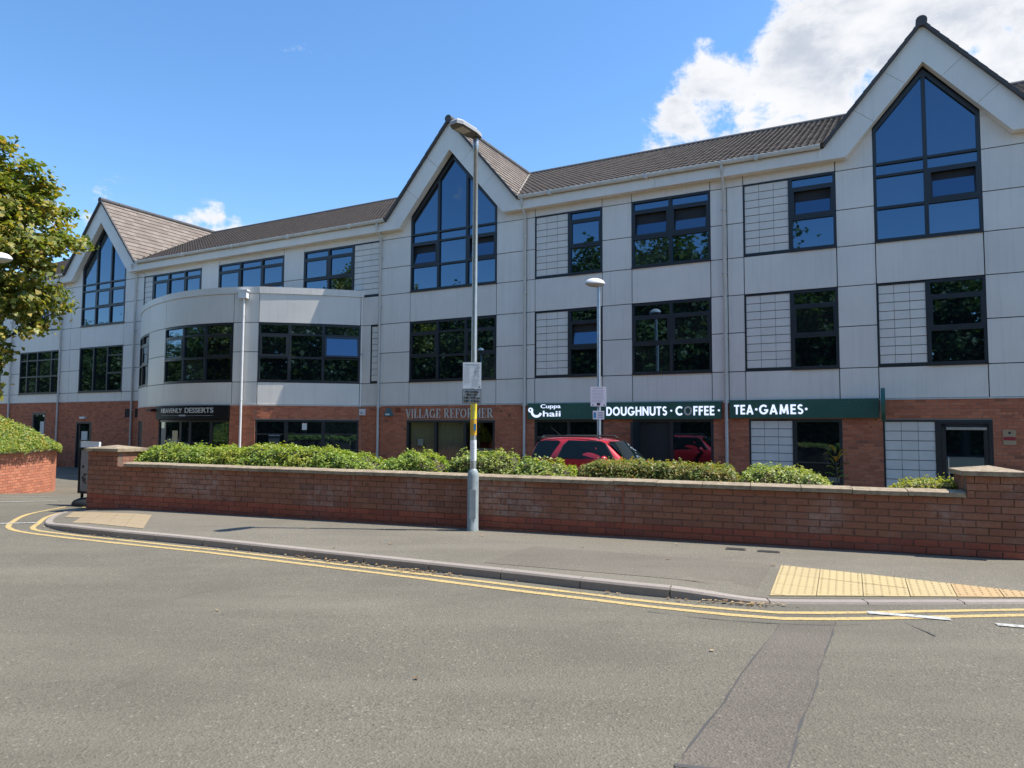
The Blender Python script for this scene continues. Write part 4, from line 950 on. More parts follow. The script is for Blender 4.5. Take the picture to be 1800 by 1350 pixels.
for s in (30.75, 31.45):
    m = F(); m.box(s-.16, s+.16, -.02, .012, 1.98, 2.36); v = m.obj('air_vent', 'black_paint', BLD)
    for i in range(5): k = F(); k.box(s-.14, s+.14, .012, .026, 2.02+i*.066, 2.05+i*.066); k.obj('slat', 'black_rubber', v)

def bthing(name, s, o, z, label, cat, group=None):
    t = empty(name, bworld(s, o, z), -ANG); return tag(t, label, cat, group)
# green café sign in two lengths, with raised letters
t = bthing('shop_sign', 11.62, .0, 1.87, 'long green fascia sign reading cuppa chaii, doughnuts and coffee', 'sign')
def lx(s0): return lambda p: (s0-p[0], -p[1], p[2])
m = MB(); m.box(0, 5.80, -.09, .0, 0, .475); m.obj('sign_board', 'sign_green', t)
def put(o, s, z, s0=11.62, out=.092): o.location = (s0-s, -out, z); return o
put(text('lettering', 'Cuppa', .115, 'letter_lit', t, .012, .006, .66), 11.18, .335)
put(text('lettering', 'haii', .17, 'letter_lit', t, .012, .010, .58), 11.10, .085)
m = MB()                                              # the cup mark that stands for the C
P = [(.30+.19*cos(radians(q)), .225+.175*sin(radians(q))) for q in range(150, 351, 12)]
for (x0, z0), (x1, z1) in zip(P, P[1:]):
    k = .055; m.prism([(x0, z0), (x1, z1), (x1-(x1-.30)*.36, z1-(z1-.225)*.36+.01), (x0-(x0-.30)*.36, z0-(z0-.225)*.36+.01)], -.107, -.092)
for q in range(0, 360, 30):
    a0, a1 = radians(q), radians(q+30); c0 = (.10, .28)
    m.prism([(c0[0]+.08*cos(a0), c0[1]+.075*sin(a0)), (c0[0]+.08*cos(a1), c0[1]+.075*sin(a1)), (c0[0]+.045*cos(a1), c0[1]+.035*sin(a1)), (c0[0]+.045*cos(a0), c0[1]+.035*sin(a0))], -.106, -.092)
m.obj('cup_mark', 'letter_lit', t)
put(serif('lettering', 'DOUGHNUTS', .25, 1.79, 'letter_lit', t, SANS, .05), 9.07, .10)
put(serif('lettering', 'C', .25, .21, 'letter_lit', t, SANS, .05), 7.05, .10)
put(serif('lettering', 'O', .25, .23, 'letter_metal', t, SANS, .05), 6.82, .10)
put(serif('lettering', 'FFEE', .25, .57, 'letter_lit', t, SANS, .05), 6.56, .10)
for s in (7.17, 5.88):
    m = MB(); m.lathe([(.028, 0), (.028, .012)], seg=12); o = m.obj('dot', 'letter_lit', t); o.rotation_euler = (pi/2, 0, 0); o.location = (11.62-s, -.092, .23)
t = bthing('shop_sign', 5.60, .0, 1.89, 'shorter green fascia sign reading tea and games', 'sign')
m = MB(); m.box(0, 3.53, -.09, 0, 0, .475); m.obj('sign_board', 'sign_green', t)
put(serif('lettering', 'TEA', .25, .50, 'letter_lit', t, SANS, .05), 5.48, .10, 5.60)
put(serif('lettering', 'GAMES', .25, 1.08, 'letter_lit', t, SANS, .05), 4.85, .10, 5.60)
for s in (4.92, 3.71):
    m = MB(); m.lathe([(.032, 0), (.032, .012)], seg=12); o = m.obj('dot', 'letter_lit', t); o.rotation_euler = (pi/2, 0, 0); o.location = (5.60-s, -.092, .23)
t = bthing('projecting_sign', 1.98, 0, 1.80, 'green rounded sign projecting edge-on beside the end of the green fascia', 'sign')
m = MB(); P = [(-.07-.30+.30*cos(a), .36+.36*sin(a)) for a in [i*pi/12 for i in range(24)]]
P = [(-.42+.33*cos(i*pi/12), .40+.40*sin(i*pi/12)*(1.0)) for i in range(24)]
m.add([(x_, y, z) for x_ in (-.045, .045) for y, z in P], [tuple(range(24)), tuple(range(47, 23, -1))]+[(i, (i+1) % 24, (i+1) % 24+24, i+24) for i in range(24)]); m.obj('sign_case', 'sign_green', t, smooth=True)
m = MB(); m.add([(-.046+.0, -.42+.30*cos(i*pi/12), .40+.37*sin(i*pi/12)) for i in range(24)]+[(-.052, -.42+.30*cos(i*pi/12), .40+.37*sin(i*pi/12)) for i in range(24)], [tuple(range(24)), tuple(range(47, 23, -1))]+[(i, (i+1) % 24, (i+1) % 24+24, i+24) for i in range(24)]); m.obj('sign_face', 'sign_white', t)
m = MB(); m.box(-.02, .02, -.10, .0, .30, .5); m.obj('bracket', 'black_paint', t)
t = bthing('shop_sign', 16.28, 0, 1.92, 'silver serif letters reading village reformer fixed to the brick', 'sign')
o = serif('lettering', 'VILLAGE REFORMER', .30, 3.40, 'letter_metal', t); o.location = (0, -.012, 0)
t = bthing('shop_sign', BC_S, BC_O, 1.84, 'black curved sign reading heavenly desserts over the glazed entrance', 'sign')
mm = MB(lambda p: (lambda a, r: (r*sin(a), -r*cos(a), p[2]))(radians(p[0]), BR+p[1])); arcbox(mm, -16.6, 16.6, .003, .10, 0, .49); mm.obj('sign_board', 'black_paint', t)
def bend(o, a0, r):
    for v in o.data.vertices: a = radians(a0)+v.co.x/r; q = r-v.co.y; v.co = (q*sin(a), -q*cos(a), v.co.z)
o = text('lettering', 'HEAVENLY', .155, 'letter_metal', t, .01, .012, 1.35); bend(o, -12.2, BR+.112); o.location = (0, 0, .24)
o = text('lettering', 'DESSERTS', .175, 'letter_metal', t, .01, .012, 1.30); bend(o, .6, BR+.112); o.location = (0, 0, .235)
mm = MB(lambda p: (lambda a, r: (r*sin(a), -r*cos(a), p[2]))(radians(p[0]), BR+p[1])); arcbox(mm, -12, 11.5, .10, .106, .135, .143); arcbox(mm, -2.2, .8, .10, .108, .115, .165); mm.obj('strapline', 'sign_grey', t)
# small things fixed to the brick
t = bthing('alarm_box', 18.15, .0, 2.02, 'small white alarm box on the brick beside the downpipe', 'alarm'); m = MB(); m.box(-.11, .11, -.09, 0, 0, .22); m.obj('case', 'white_paint', t); m = MB(); m.box(-.05, .05, -.096, -.09, .05, .12); m.obj('label_plate', 'sign_grey', t)
t = bthing('alarm_box', 17.0, .0, 1.98, 'dark triangular alarm box with a pale front left of the silver lettering', 'alarm'); m = MB(); m.prism([(-.18, 0), (.18, 0), (.04, .28), (-.04, .28)], -.1, 0); m.obj('case', 'teal_box', t); m = MB(); m.box(-.09, .09, -.106, -.10, .04, .09); m.obj('label_plate', 'sign_white', t)
t = bthing('air_brick', 16.62, .0, 2.10, 'dark terracotta air brick above the shop window', 'vent'); m = MB(); m.box(-.11, .11, -.012, 0, 0, .17); m.obj('grille_body', 'brick_plinth', t); m = MB()
for i in range(4):
    for j in range(3): m.box(-.085+i*.045, -.06+i*.045, -.014, -.01, .025+j*.05, .05+j*.05)
m.obj('grille_hole', 'black_paint', t)
t = bthing('plaque', -.52, .0, 1.28, 'small brass and red plaque beside the side entrance door', 'plaque'); m = MB(); m.box(-.12, .12, -.012, 0, 0, .33); m.obj('plate', 'brass', t); m = MB(); m.box(-.115, .115, -.016, -.012, .10, .18); m.obj('red_band', 'red_plate', t); m = MB(); m.lathe([(.03, 0), (.03, .004)], seg=6); o = m.obj('emblem', 'sign_ink', t); o.rotation_euler = (pi/2, 0, 0); o.location = (0, -.012, .27)
t = empty('wall_camera', Vector(bworld(BC_S, BC_O, 2.15)), -ANG); tag(t, 'pair of small dark cameras on the curved brick beside the black sign', 'camera')
for a in (-21, -18.5):
    m = MB(lambda p: (lambda q, r: (r*sin(q), -r*cos(q), p[2]))(radians(p[0]), BR+p[1])); arcbox(m, a-.5, a+.5, .0, .06, .02, .10); arcbox(m, a-.8, a+.8, .06, .26, 0, .08); m.obj('camera_body', 'black_paint', t)
# railing by the steps at the left wing
t = empty('railing', bworld(36.9, 1.0, hgt(-16, 30)), -ANG); tag(t, 'black metal railing on a brick landing by the left wing', 'railing')
m = MB(); m.box(-2.2, 0, -.25, .95, -.1, .75); m.obj('landing', 'brick_building', t)
for z in (.85, 1.62): m = MB(); m.box(-2.2, 0, -.03, .0, z, z+.04); m.obj('rail', 'black_paint', t)
for i in range(15): m = MB(); m.box(-2.18+i*.155, -2.16+i*.155, -.025, -.005, .75, 1.62); m.obj('baluster', 'black_paint', t)
for x in (-2.2, -.05): m = MB(); m.box(x, x+.05, -.04, .01, .7, 1.68); m.obj('post', 'black_paint', t)

# ------------------------------------------------------------------ boundary wall, planters
import numpy as np
from mathutils import noise as mnoise
def WX(p): return (-p[0], p[1], p[2])              # (t to the left along the wall, b behind its face, z)
WALL = empty('boundary_wall', (W0.x, W0.y, 0), WROT); WALL.rotation_euler = (0, radians(.28), WROT)
tag(WALL, 'low weathered brick wall with stone coping along the back of the pavement', 'wall')
def boundary():
    m = MB(WX); zt = .795; z0 = -.073; H = .0868
    m.box(.55, 14.02, .010, .205, -.45, zt); m.box(-.06, .55, .012, .60, -.45, 1.058); m.box(14.02, 14.76, .012, .60, -.45, 1.05)
    m.obj('mortar_core', 'mortar_dark', WALL)
    shared = {}; st = MB(WX); cnt = [0]
    def lay(a, b, za, zb, mat, solo):
        p = random.uniform(-.003, .003)
        if not solo: st.cur = {'brick_wall': 0, 'brick_plinth': 1}[mat]; st.box(a, b, p, .10, za, zb); return
        key = (round(b-a, 3), round(zb-za, 4), mat)
        if key not in shared:
            w, h = (b-a)/2, (zb-za)/2; e = .004; q = MB()
            q.add([(-w, .004, -h), (w, .004, -h), (w, .004, h), (-w, .004, h), (-w+e, 0, -h+e), (w-e, 0, -h+e), (w-e, 0, h-e), (-w+e, 0, h-e), (-w, .1, -h), (w, .1, -h), (w, .1, h), (-w, .1, h)],
                  [(4, 5, 6, 7), (0, 1, 5, 4), (1, 2, 6, 5), (2, 3, 7, 6), (3, 0, 4, 7), (0, 8, 9, 1), (1, 9, 10, 2), (2, 10, 11, 3), (3, 11, 8, 0)])
            o = q.obj('brick', mat); shared[key] = o.data; bpy.data.objects.remove(o)
        o = link('brick', shared[key], WALL, WX(((a+b)/2, p, (za+zb)/2))); o.rotation_euler = (random.uniform(-.006, .006), random.uniform(-.004, .004), random.uniform(-.012, .012)); cnt[0] += 1
    def course(t0, t1, zb0, n, solo_to):
        for r in range(n):
            za, zb = zb0+r*H+.005, zb0+(r+1)*H-.005; mat = 'brick_plinth' if r < 4 and zb < .27 else 'brick_wall'; k = -1
            while True:
                a = t0+k*.262+(r % 2)*.131; b = a+.262; k += 1
                if a > t1: break
                aa, bb = max(a, t0)+.005, min(b, t1)-.005
                if bb-aa < .04: continue
                lay(aa, bb, za, zb, mat, aa < solo_to and zb > .06 and cnt[0] < 300)
    course(-.06, 7.0, z0, 10, 7.1); course(7.0, 14.76, z0, 10, -9)
    course(-.06, .55, z0+10*H, 3, -9); course(14.02, 14.76, z0+10*H, 3, -9)
    # returns of the end piers seen over the coping
    for t, zz, n in ((.55, z0+10*H, 3), (14.02, z0+10*H, 3)):
        for r in range(n):
            for j in range(3):
                b0 = .105+j*.165; sgn = 1 if t < 1 else -1
                st.cur = 0; st.box(t, t-sgn*-.0+(.003 if t < 1 else -.003), b0, b0+.155, zz+r*H+.005, zz+(r+1)*H-.005)
    o = st.obj('bricks', ['brick_wall', 'brick_plinth'], WALL, fix=False); o['kind'] = 'stuff'
    for t in (4.66, 9.05): m = MB(WX); m.box(t, t+.016, -.008, .05, -.05, zt); m.obj('movement_joint', 'brick_plinth', WALL)
    t = .56
    while t < 14.0:
        l = random.uniform(.585, .62); e = min(t+l, 14.0); dz = random.uniform(-.004, .004); m = MB(WX); a, b = t+.004, e-.004
        m.add([(x, y, z+dz) for x in (a, b) for y, z in ((-.04, .797), (-.04, .848), (.02, .866), (.2, .874), (.255, .848), (.255, .797))], [(0, 1, 2, 3, 4, 5), (11, 10, 9, 8, 7, 6)]+[(i, i+6, (i+1) % 6+6, (i+1) % 6) for i in range(6)])
        m.obj('coping_stone', 'coping', WALL); t = e
        if 14.0-t < .2: break
    for a, b, z in ((-.11, .60, 1.06), (13.97, 14.81, 1.057)):
        m = MB(WX); c = (a+b)/2; m.box(a, b, -.05, .65, z, z+.055); m.add([(a, -.05, z+.055), (b, -.05, z+.055), (b, .65, z+.055), (a, .65, z+.055), (c, .3, z+.115)], [(0, 1, 4), (1, 2, 4), (2, 3, 4), (3, 0, 4)]); m.obj('pier_cap', 'coping', WALL)
boundary()
m = MB(WX); m.box(.6, 13.95, .22, 2.0, -.45, .42); o = m.obj('planting_bed', 'soil', None, loc=(W0.x, W0.y, 0), rotz=WROT); tag(o, 'raised planting bed of dark soil behind the low brick wall', 'bed', kind='structure')

def leaves(name, P, Nn, S, mat, parent, rnd, fold=.25, asp=.55, curl=.4):
    """many folded leaf faces: positions P, facing Nn, length S"""
    n = len(P); r = rnd.normal(size=(n, 3)); t = r-Nn*(r*Nn).sum(1)[:, None]; t /= np.linalg.norm(t, axis=1)[:, None]+1e-9; b = np.cross(Nn, t)
    S = np.asarray(S)[:, None]; v = np.empty((n, 4, 3))
    v[:, 0] = P-t*S*.5; v[:, 1] = P+b*S*asp*.5+Nn*S*fold*.5; v[:, 2] = P+t*S*.5-Nn*S*curl*.3; v[:, 3] = P-b*S*asp*.5+Nn*S*fold*.5
    me = bpy.data.meshes.new(name); me.vertices.add(4*n); me.vertices.foreach_set('co', v.astype(np.float32).ravel()); me.loops.add(4*n); me.loops.foreach_set('vertex_index', np.arange(4*n, dtype=np.int32))
    me.polygons.add(n); me.polygons.foreach_set('loop_start', np.arange(0, 4*n, 4, dtype=np.int32)); me.polygons.foreach_set('loop_total', np.full(n, 4, dtype=np.int32))
    me.materials.append(MATS[mat]); me.update(calc_edges=True); me.validate(); return link(name, me, parent)
def lump(x, y, z, sc, seed=0.): return mnoise.noise((x*sc+seed, y*sc-seed*.7, z*sc+seed*.3))
def shrub(name, label, cat, t0, t1, prof, b0, b1, base, mat, size, dens, seed, group=None, rough=.07, square=.3):
    """a shrub or clipped hedge in the wall's frame; prof = [(t, top)]"""
    rnd = np.random.default_rng(seed); root = empty(name, (W0.x, W0.y, 0), WROT); tag(root, label, cat, group)
    pr = sorted(prof); px = [p[0] for p in pr]; pz = [p[1]+.035 for p in pr]; w = (b1-b0)/2; bc = (b0+b1)/2; L = t1-t0
    def env(t, ang):
        """point on the hull: cross-section angle 0..pi (front to back over the top)"""
        e = min(1, max(.02, (t-t0)/(.2)), max(.02, (t1-t)/.2)); e = sqrt(max(0, 1-(1-min(1, e))**2)); top = base+(float(np.interp(t, px, pz))-base)*(.35+.65*e)
        c, s_ = -cos(ang), sin(ang); ex = 2/(2+4*square); c = math.copysign(abs(c)**ex, c); s_ = s_**ex
        return bc+c*w*(.55+.45*e), base+(top-base)*s_
    n = int(dens*L*((b1-b0)+1.6*(max(pz)-base))); P = []; Nn = []
    for _ in range(n):
        t = rnd.uniform(t0, t1); a = rnd.uniform(.0, pi*.8); b, z = env(t, a); k = lump(t, b, z, 5, seed)*rough*1.4+lump(t, b, z, 14, seed)*rough*.7; d = -abs(rnd.normal(0, .045))+max(0, rnd.normal(-.03, .035))+k
        nb, nz = -cos(a), sin(a); P.append((-t, b+nb*d, max(base, z+nz*d))); Nn.append((rnd.normal(0, .55), nb+rnd.normal(0, .5), nz+.35+rnd.normal(0, .5)))
    P = np.array(P); Nn = np.array(Nn); Nn /= np.linalg.norm(Nn, axis=1)[:, None]
    leaves('foliage', P, Nn, rnd.uniform(.65, 1.3, n)*size, mat, root, rnd)
    m = MB(WX); nt = max(6, int(L/.12)); na = 9; vs = []
    for i in range(nt+1):
        t = t0+.05+(L-.1)*i/nt
        for j in range(na+1):
            b, z = env(t, pi*j/na); a = pi*j/na; d = -.075+lump(t, b, z, 5, seed)*rough*1.4; vs.append((t, b-cos(a)*d, max(base-.05, z+sin(a)*d)))
    m.add(vs, [(i*(na+1)+j, i*(na+1)+j+1, (i+1)*(na+1)+j+1, (i+1)*(na+1)+j) for i in range(nt) for j in range(na)]); m.obj('shade_core', 'core_shade_brown', root, smooth='all', fix=False)  # solid dark hull inside the foliage, shade between the leaves put into its colour
    return root
shrub('hedge', 'long low green hedge under the curved bow, behind the brick wall', 'hedge', 8.92, 14.45, [(14.4, 1.05), (13.5, 1.21), (12.6, 1.17), (11.6, 1.18), (11.1, 1.22), (10.2, 1.18), (9.5, 1.10), (8.95, .98)], .30, 1.45, .42, 'leaf_hedge', .052, 1450, 11)
shrub('shrub', 'rounded green shrub below the silver lettered shop, left of the lamp column', 'shrub', 7.75, 8.86, [(8.8, 1.04), (8.3, 1.17), (7.8, 1.10)], .30, 1.3, .42, 'leaf_hedge', .050, 1500, 12, rough=.09)
shrub('shrub', 'rounded shrub directly behind the tall lamp column', 'shrub', 6.42, 7.62, [(7.6, 1.06), (7.15, 1.18), (6.8, 1.14), (6.45, 1.1)], .30, 1.3, .42, 'leaf_variegated', .048, 1500, 13, rough=.10)
shrub('shrub', 'loose pale green shrub in front of the rear of the red car', 'shrub', 5.50, 6.48, [(6.45, 1.10), (6.1, 1.08), (5.55, .97)], .30, 1.25, .42, 'leaf_variegated', .062, 1150, 14, rough=.13)
shrub('hedge', 'clipped hedge with brownish tips in front of the red car bonnet', 'hedge', 3.10, 5.50, [(5.45, 1.02), (5.1, 1.09), (4.3, 1.08), (3.5, 1.05), (3.15, 1.0)], .30, 1.3, .42, 'leaf_hedge_brown', .046, 1650, 15, rough=.04, square=.8)
shrub('shrub', 'pale variegated shrub at the right end of the brown tipped hedge', 'shrub', 1.88, 3.18, [(3.1, 1.02), (2.8, 1.06), (2.5, 1.06), (2.2, .99), (1.9, .86)], .30, 1.2, .42, 'leaf_variegated', .044, 1650, 16, rough=.06)
shrub('shrub', 'low golden green shrub beside the brick end pier', 'shrub', .36, 1.28, [(1.2, .90), (.8, .925), (.4, .93)], .34, 1.2, .42, 'leaf_golden', .040, 1600, 17, rough=.05, square=.6)

def planter():
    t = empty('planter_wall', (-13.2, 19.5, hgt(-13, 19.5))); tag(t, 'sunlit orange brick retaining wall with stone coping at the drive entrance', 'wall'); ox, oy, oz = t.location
    P = dense([(-12.55, 14.2), (-12.72, 16.0), (-12.88, 17.9), (-13.08, 19.4), (-13.4, 20.75), (-14.0, 21.7), (-15.4, 22.5), (-18.5, 23.6)], .1125)
    def strip(off0, off1, z0, z1, name, mat, i0=0, i1=None):
        Q = P[i0:i1] if i1 else P[i0:]; m = MB(); vs = []
        for i, q in enumerate(Q):
            d = (Q[min(i+1, len(Q)-1)]-Q[max(i-1, 0)]).normalized(); n = Vector((d.y, -d.x))
            for o, z in ((off0, z0), (off1, z0), (off1, z1), (off0, z1)): e = q+n*o; vs.append((e.x-ox, e.y-oy, z-oz))
        m.add(vs, [(4*i+j, 4*i+(j+1) % 4, 4*i+4+(j+1) % 4, 4*i+4+j) for i in range(len(Q)-1) for j in range(4)]+[(0, 3, 2, 1), tuple(4*len(Q)-4+j for j in range(4))]); return m.obj(name, mat, t)
    strip(-.2, -.008, -.5, .86, 'mortar_core', 'mortar')
    m = MB(); H = .075
    for r in range(18):
        za, zb = -.49+r*H+.005, -.49+(r+1)*H-.005
        for i in range(r % 2, len(P)-2, 2):
            a, b = P[i], P[i+2]; d = (b-a).normalized(); n = Vector((d.y, -d.x)); a = a+d*.005; b = b-d*.005; o = random.uniform(-.002, .002); A, B = a+n*o, b+n*o; C, D = b-n*.05, a-n*.05
            m.add([(q.x-ox, q.y-oy, z-oz) for z in (za, zb) for q in (A, B, C, D)], [(0, 3, 2, 1), (4, 5, 6, 7), (0, 1, 5, 4), (1, 2, 6, 5), (2, 3, 7, 6), (3, 0, 4, 7)])
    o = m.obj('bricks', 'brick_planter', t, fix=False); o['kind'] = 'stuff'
    for i in range(0, len(P)-1, 6): strip(-.24, .035, .865+random.uniform(-.003, .003), .925, 'coping_stone', 'coping', i, min(i+7, len(P)))
    m = MB(); n = len(P); m.slab([(q.x-ox-.15, q.y-oy) for q in P]+[(-24-ox, 23-oy), (-24-ox, 14-oy)], .3, .8); o = m.obj('soil_bed', 'soil', t)
    # conifer mound on top
    rnd = np.random.default_rng(5); root = empty('conifer_hedge', (-14.6, 19.2, .8)); tag(root, 'sunlit yellow green spreading conifer on the curved brick planter', 'hedge')
    Pp = []; Nn = []
    def top(x, y):
        d = np.interp(y, [14.2, 17.9, 19.4, 20.75, 21.7], [-12.5, -12.88, -13.08, -13.4, -14.0])-x     # distance in from the wall
        e = max(0, 1-max(0, y-19.2)/2.4); return .95+max(0, (1-math.exp(-max(0, d+.25)/.75)))*(1.05*e**.7+.08)+.12*lump(x, y, 0, 1.7)
    for _ in range(30000):
        y = rnd.uniform(15.0, 21.7); w = np.interp(y, [14.2, 17.9, 19.4, 20.75, 21.7], [-12.5, -12.88, -13.08, -13.4, -14.0]); x = w+.22-abs(rnd.exponential(1.1))
        if x < -17.5: continue
        z = top(x, y)-abs(rnd.normal(0, .05))+max(0, rnd.normal(-.03, .05))
        Pp.append((x+14.6, y-19.2, z-.8)); Nn.append((.5+rnd.normal(0, .5), rnd.normal(-.3, .5), .6+rnd.normal(0, .5)))
    Pp = np.array(Pp); Nn = np.array(Nn); Nn /= np.linalg.norm(Nn, axis=1)[:, None]
    leaves('foliage', Pp, Nn, rnd.uniform(.6, 1.5, len(Pp))*.085, 'leaf_conifer', root, rnd, asp=.3)
    m = MB(); xs = [-17.5+i*.2 for i in range(24)]; ys = [15+j*.25 for j in range(27)]; 
    m.add([(x+14.6, y-19.2, top(x, y)-.88) for y in ys for x in xs], [(j*24+i, j*24+i+1, (j+1)*24+i+1, (j+1)*24+i) for j in range(26) for i in range(23) if xs[i+1] < np.interp(ys[j], [14.2, 17.9, 19.4, 20.75, 21.7], [-12.5, -12.88, -13.08, -13.4, -14.0])]); m.obj('shade_core', 'core_shade_brown', root, smooth='all', fix=False)  # dark sheet under the leaves stands for the shade inside the conifer
planter()

# ------------------------------------------------------------------ trees
def tree_mesh(H, R, zc, nclump, per, size, mat, seed, crown=None, spread=.42, trunk_r=.2, limbs=9):
    rnd = np.random.default_rng(seed); py = random.Random(seed)
    def inside(p):
        if crown: return crown(p)
        x, y, z = p; k = 1+.28*lump(x, y, z, .55, seed)+.15*lump(x, y, z, 1.3, seed); d = sqrt((x*x+y*y)/R**2+((z-zc)/(H-zc if z > zc else zc-.28*H))**2); return d/k
    cl = []
    while len(cl) < nclump:
        p = np.array((rnd.uniform(-R*1.25, R*1.25), rnd.uniform(-R*1.25, R*1.25), rnd.uniform(H*.2, H*1.1))); d = inside(p)
        if d < 1 and rnd.uniform() < .15+.85*d**1.6: cl.append(p)
    cl = np.array(cl)
    P = np.repeat(cl, per, 0)+rnd.normal(size=(len(cl)*per, 3))*np.array((spread, spread, spread*.55))
    out = P-np.array((0, 0, zc)); out /= np.linalg.norm(out, axis=1)[:, None]+1e-6
    Nn = out*.5+np.array((0, 0, .7))+rnd.normal(size=P.shape)*.55; Nn /= np.linalg.norm(Nn, axis=1)[:, None]
    o = leaves('crown', P, Nn, rnd.uniform(.65, 1.3, len(P))*size, mat, None, rnd, asp=.7); cm = o.data; bpy.data.objects.remove(o)
    m = MB(); tip = zc+.35*(H-zc); pts = [(0, 0, -.2), (.03, .02, H*.12), (-.05, .04, H*.3), (.06, -.04, zc*.9), (0, 0, tip)]; m.tube(pts, [trunk_r*1.35, trunk_r, trunk_r*.8, trunk_r*.55, trunk_r*.15], 9)
    for i in range(limbs*3):
        q = cl[py.randrange(len(cl))]; z = py.uniform(H*.22, tip*.95); z = min(z, q[2]-.2); k = trunk_r*(.5-.35*z/H); mid = (q[0]*.45, q[1]*.45, z+(q[2]-z)*.35); m.tube([(0, 0, z), mid, tuple(q)], [k, k*.6, .012], 6)
    o = m.obj('trunk', 'bark', smooth=True); tm = o.data; bpy.data.objects.remove(o); return cm, tm
def plant_tree(name, label, loc, cm, tm, rot=0., sc=1., group=None):
    t = empty(name, loc, rot); t.scale = (sc,)*3; tag(t, label, 'tree', group); link('crown', cm, t); link('trunk', tm, t); return t
def left_crown(p):
    x, y, z = p; zz = [1.7, 2.4, 3.3, 4.2, 5.2, 6.3, 7.2, 8.3, 9.1, 9.6]; rr = [.9, 1.25, 1.7, 2.2, 2.8, 3.15, 3.05, 2.4, 1.5, .5]
    r = .82*float(np.interp(z, zz, rr))*(1+.3*lump(x, y, z, .6, 3)+.3*lump(x, y, z, 1.5, 5)); return hypot(x, y)/max(r, .05) if 1.5 < z < 9.8 else 2
cm, tm = tree_mesh(10, 4.0, 6.0, 430, 66, .19, 'leaf_tree', 21, left_crown, .21, .17)
plant_tree('maple_tree', 'broad leaved tree with yellowing tips overhanging the drive entrance', (-16.05, 20.4, .6), cm, tm)
cm, tm = tree_mesh(14.5, 4.6, 8.0, 330, 40, .42, 'leaf_dark', 31, None, .62, .3)
cm2, tm2 = tree_mesh(13.2, 4.2, 7.0, 300, 40, .42, 'leaf_dark', 37, None, .62, .28)
for i, s in enumerate((-31, -23, -16, -9, -2.5, 4, 10.5, 16.5, 23, 29.5, 36, 44, 53, 63, 72, 81, 90, 100, 111)):
    big = {10.5: 1.12, 16.5: 1.2, 23: 1.1}.get(s); x, y, _ = bworld(s+random.uniform(-.8, .8), 33.5+random.uniform(-1, 1.2))
    plant_tree('roadside_tree', 'tall dark green tree in the row across the road facing the building', (x, y, 0), (cm, cm2)[i % 2], (tm, tm2)[i % 2], random.uniform(0, 6.28), big or random.uniform(.88, 1.06), 'trees across the road mirrored in the windows')

def far_hedge():  # added out of view to hide the bright horizon from the window panes
    rnd = np.random.default_rng(9); x, y, _ = bworld(20, 37.5); root = empty('horizon_block_hedge', (x, y, 0), -ANG); tag(root, 'unseen hedge added behind the row of trees to darken the window reflections', 'hedge')
    n = 38000; t = rnd.uniform(-105, 60, n); z = rnd.uniform(0, 3.4, n)+.35*np.sin(t*.9)+.25*np.sin(t*2.3); d = rnd.normal(0, .18, n)+.25*np.sin(t*1.7+z)
    P = np.stack([t, .6+d, np.abs(z)], 1); Nn = np.stack([rnd.normal(0, .5, n), np.ones(n)+rnd.normal(0, .4, n), .5+rnd.normal(0, .5, n)], 1); Nn /= np.linalg.norm(Nn, axis=1)[:, None]
    leaves('foliage', P, Nn, rnd.uniform(.25, .5, n), 'leaf_dark', root, rnd, asp=.7); m = MB(); m.box(-105, 60, -.3, .3, 0, 3.0); m.obj('shade_core', 'core_shade_brown', root)  # solid dark box behind the leaves closes the gaps
far_hedge()

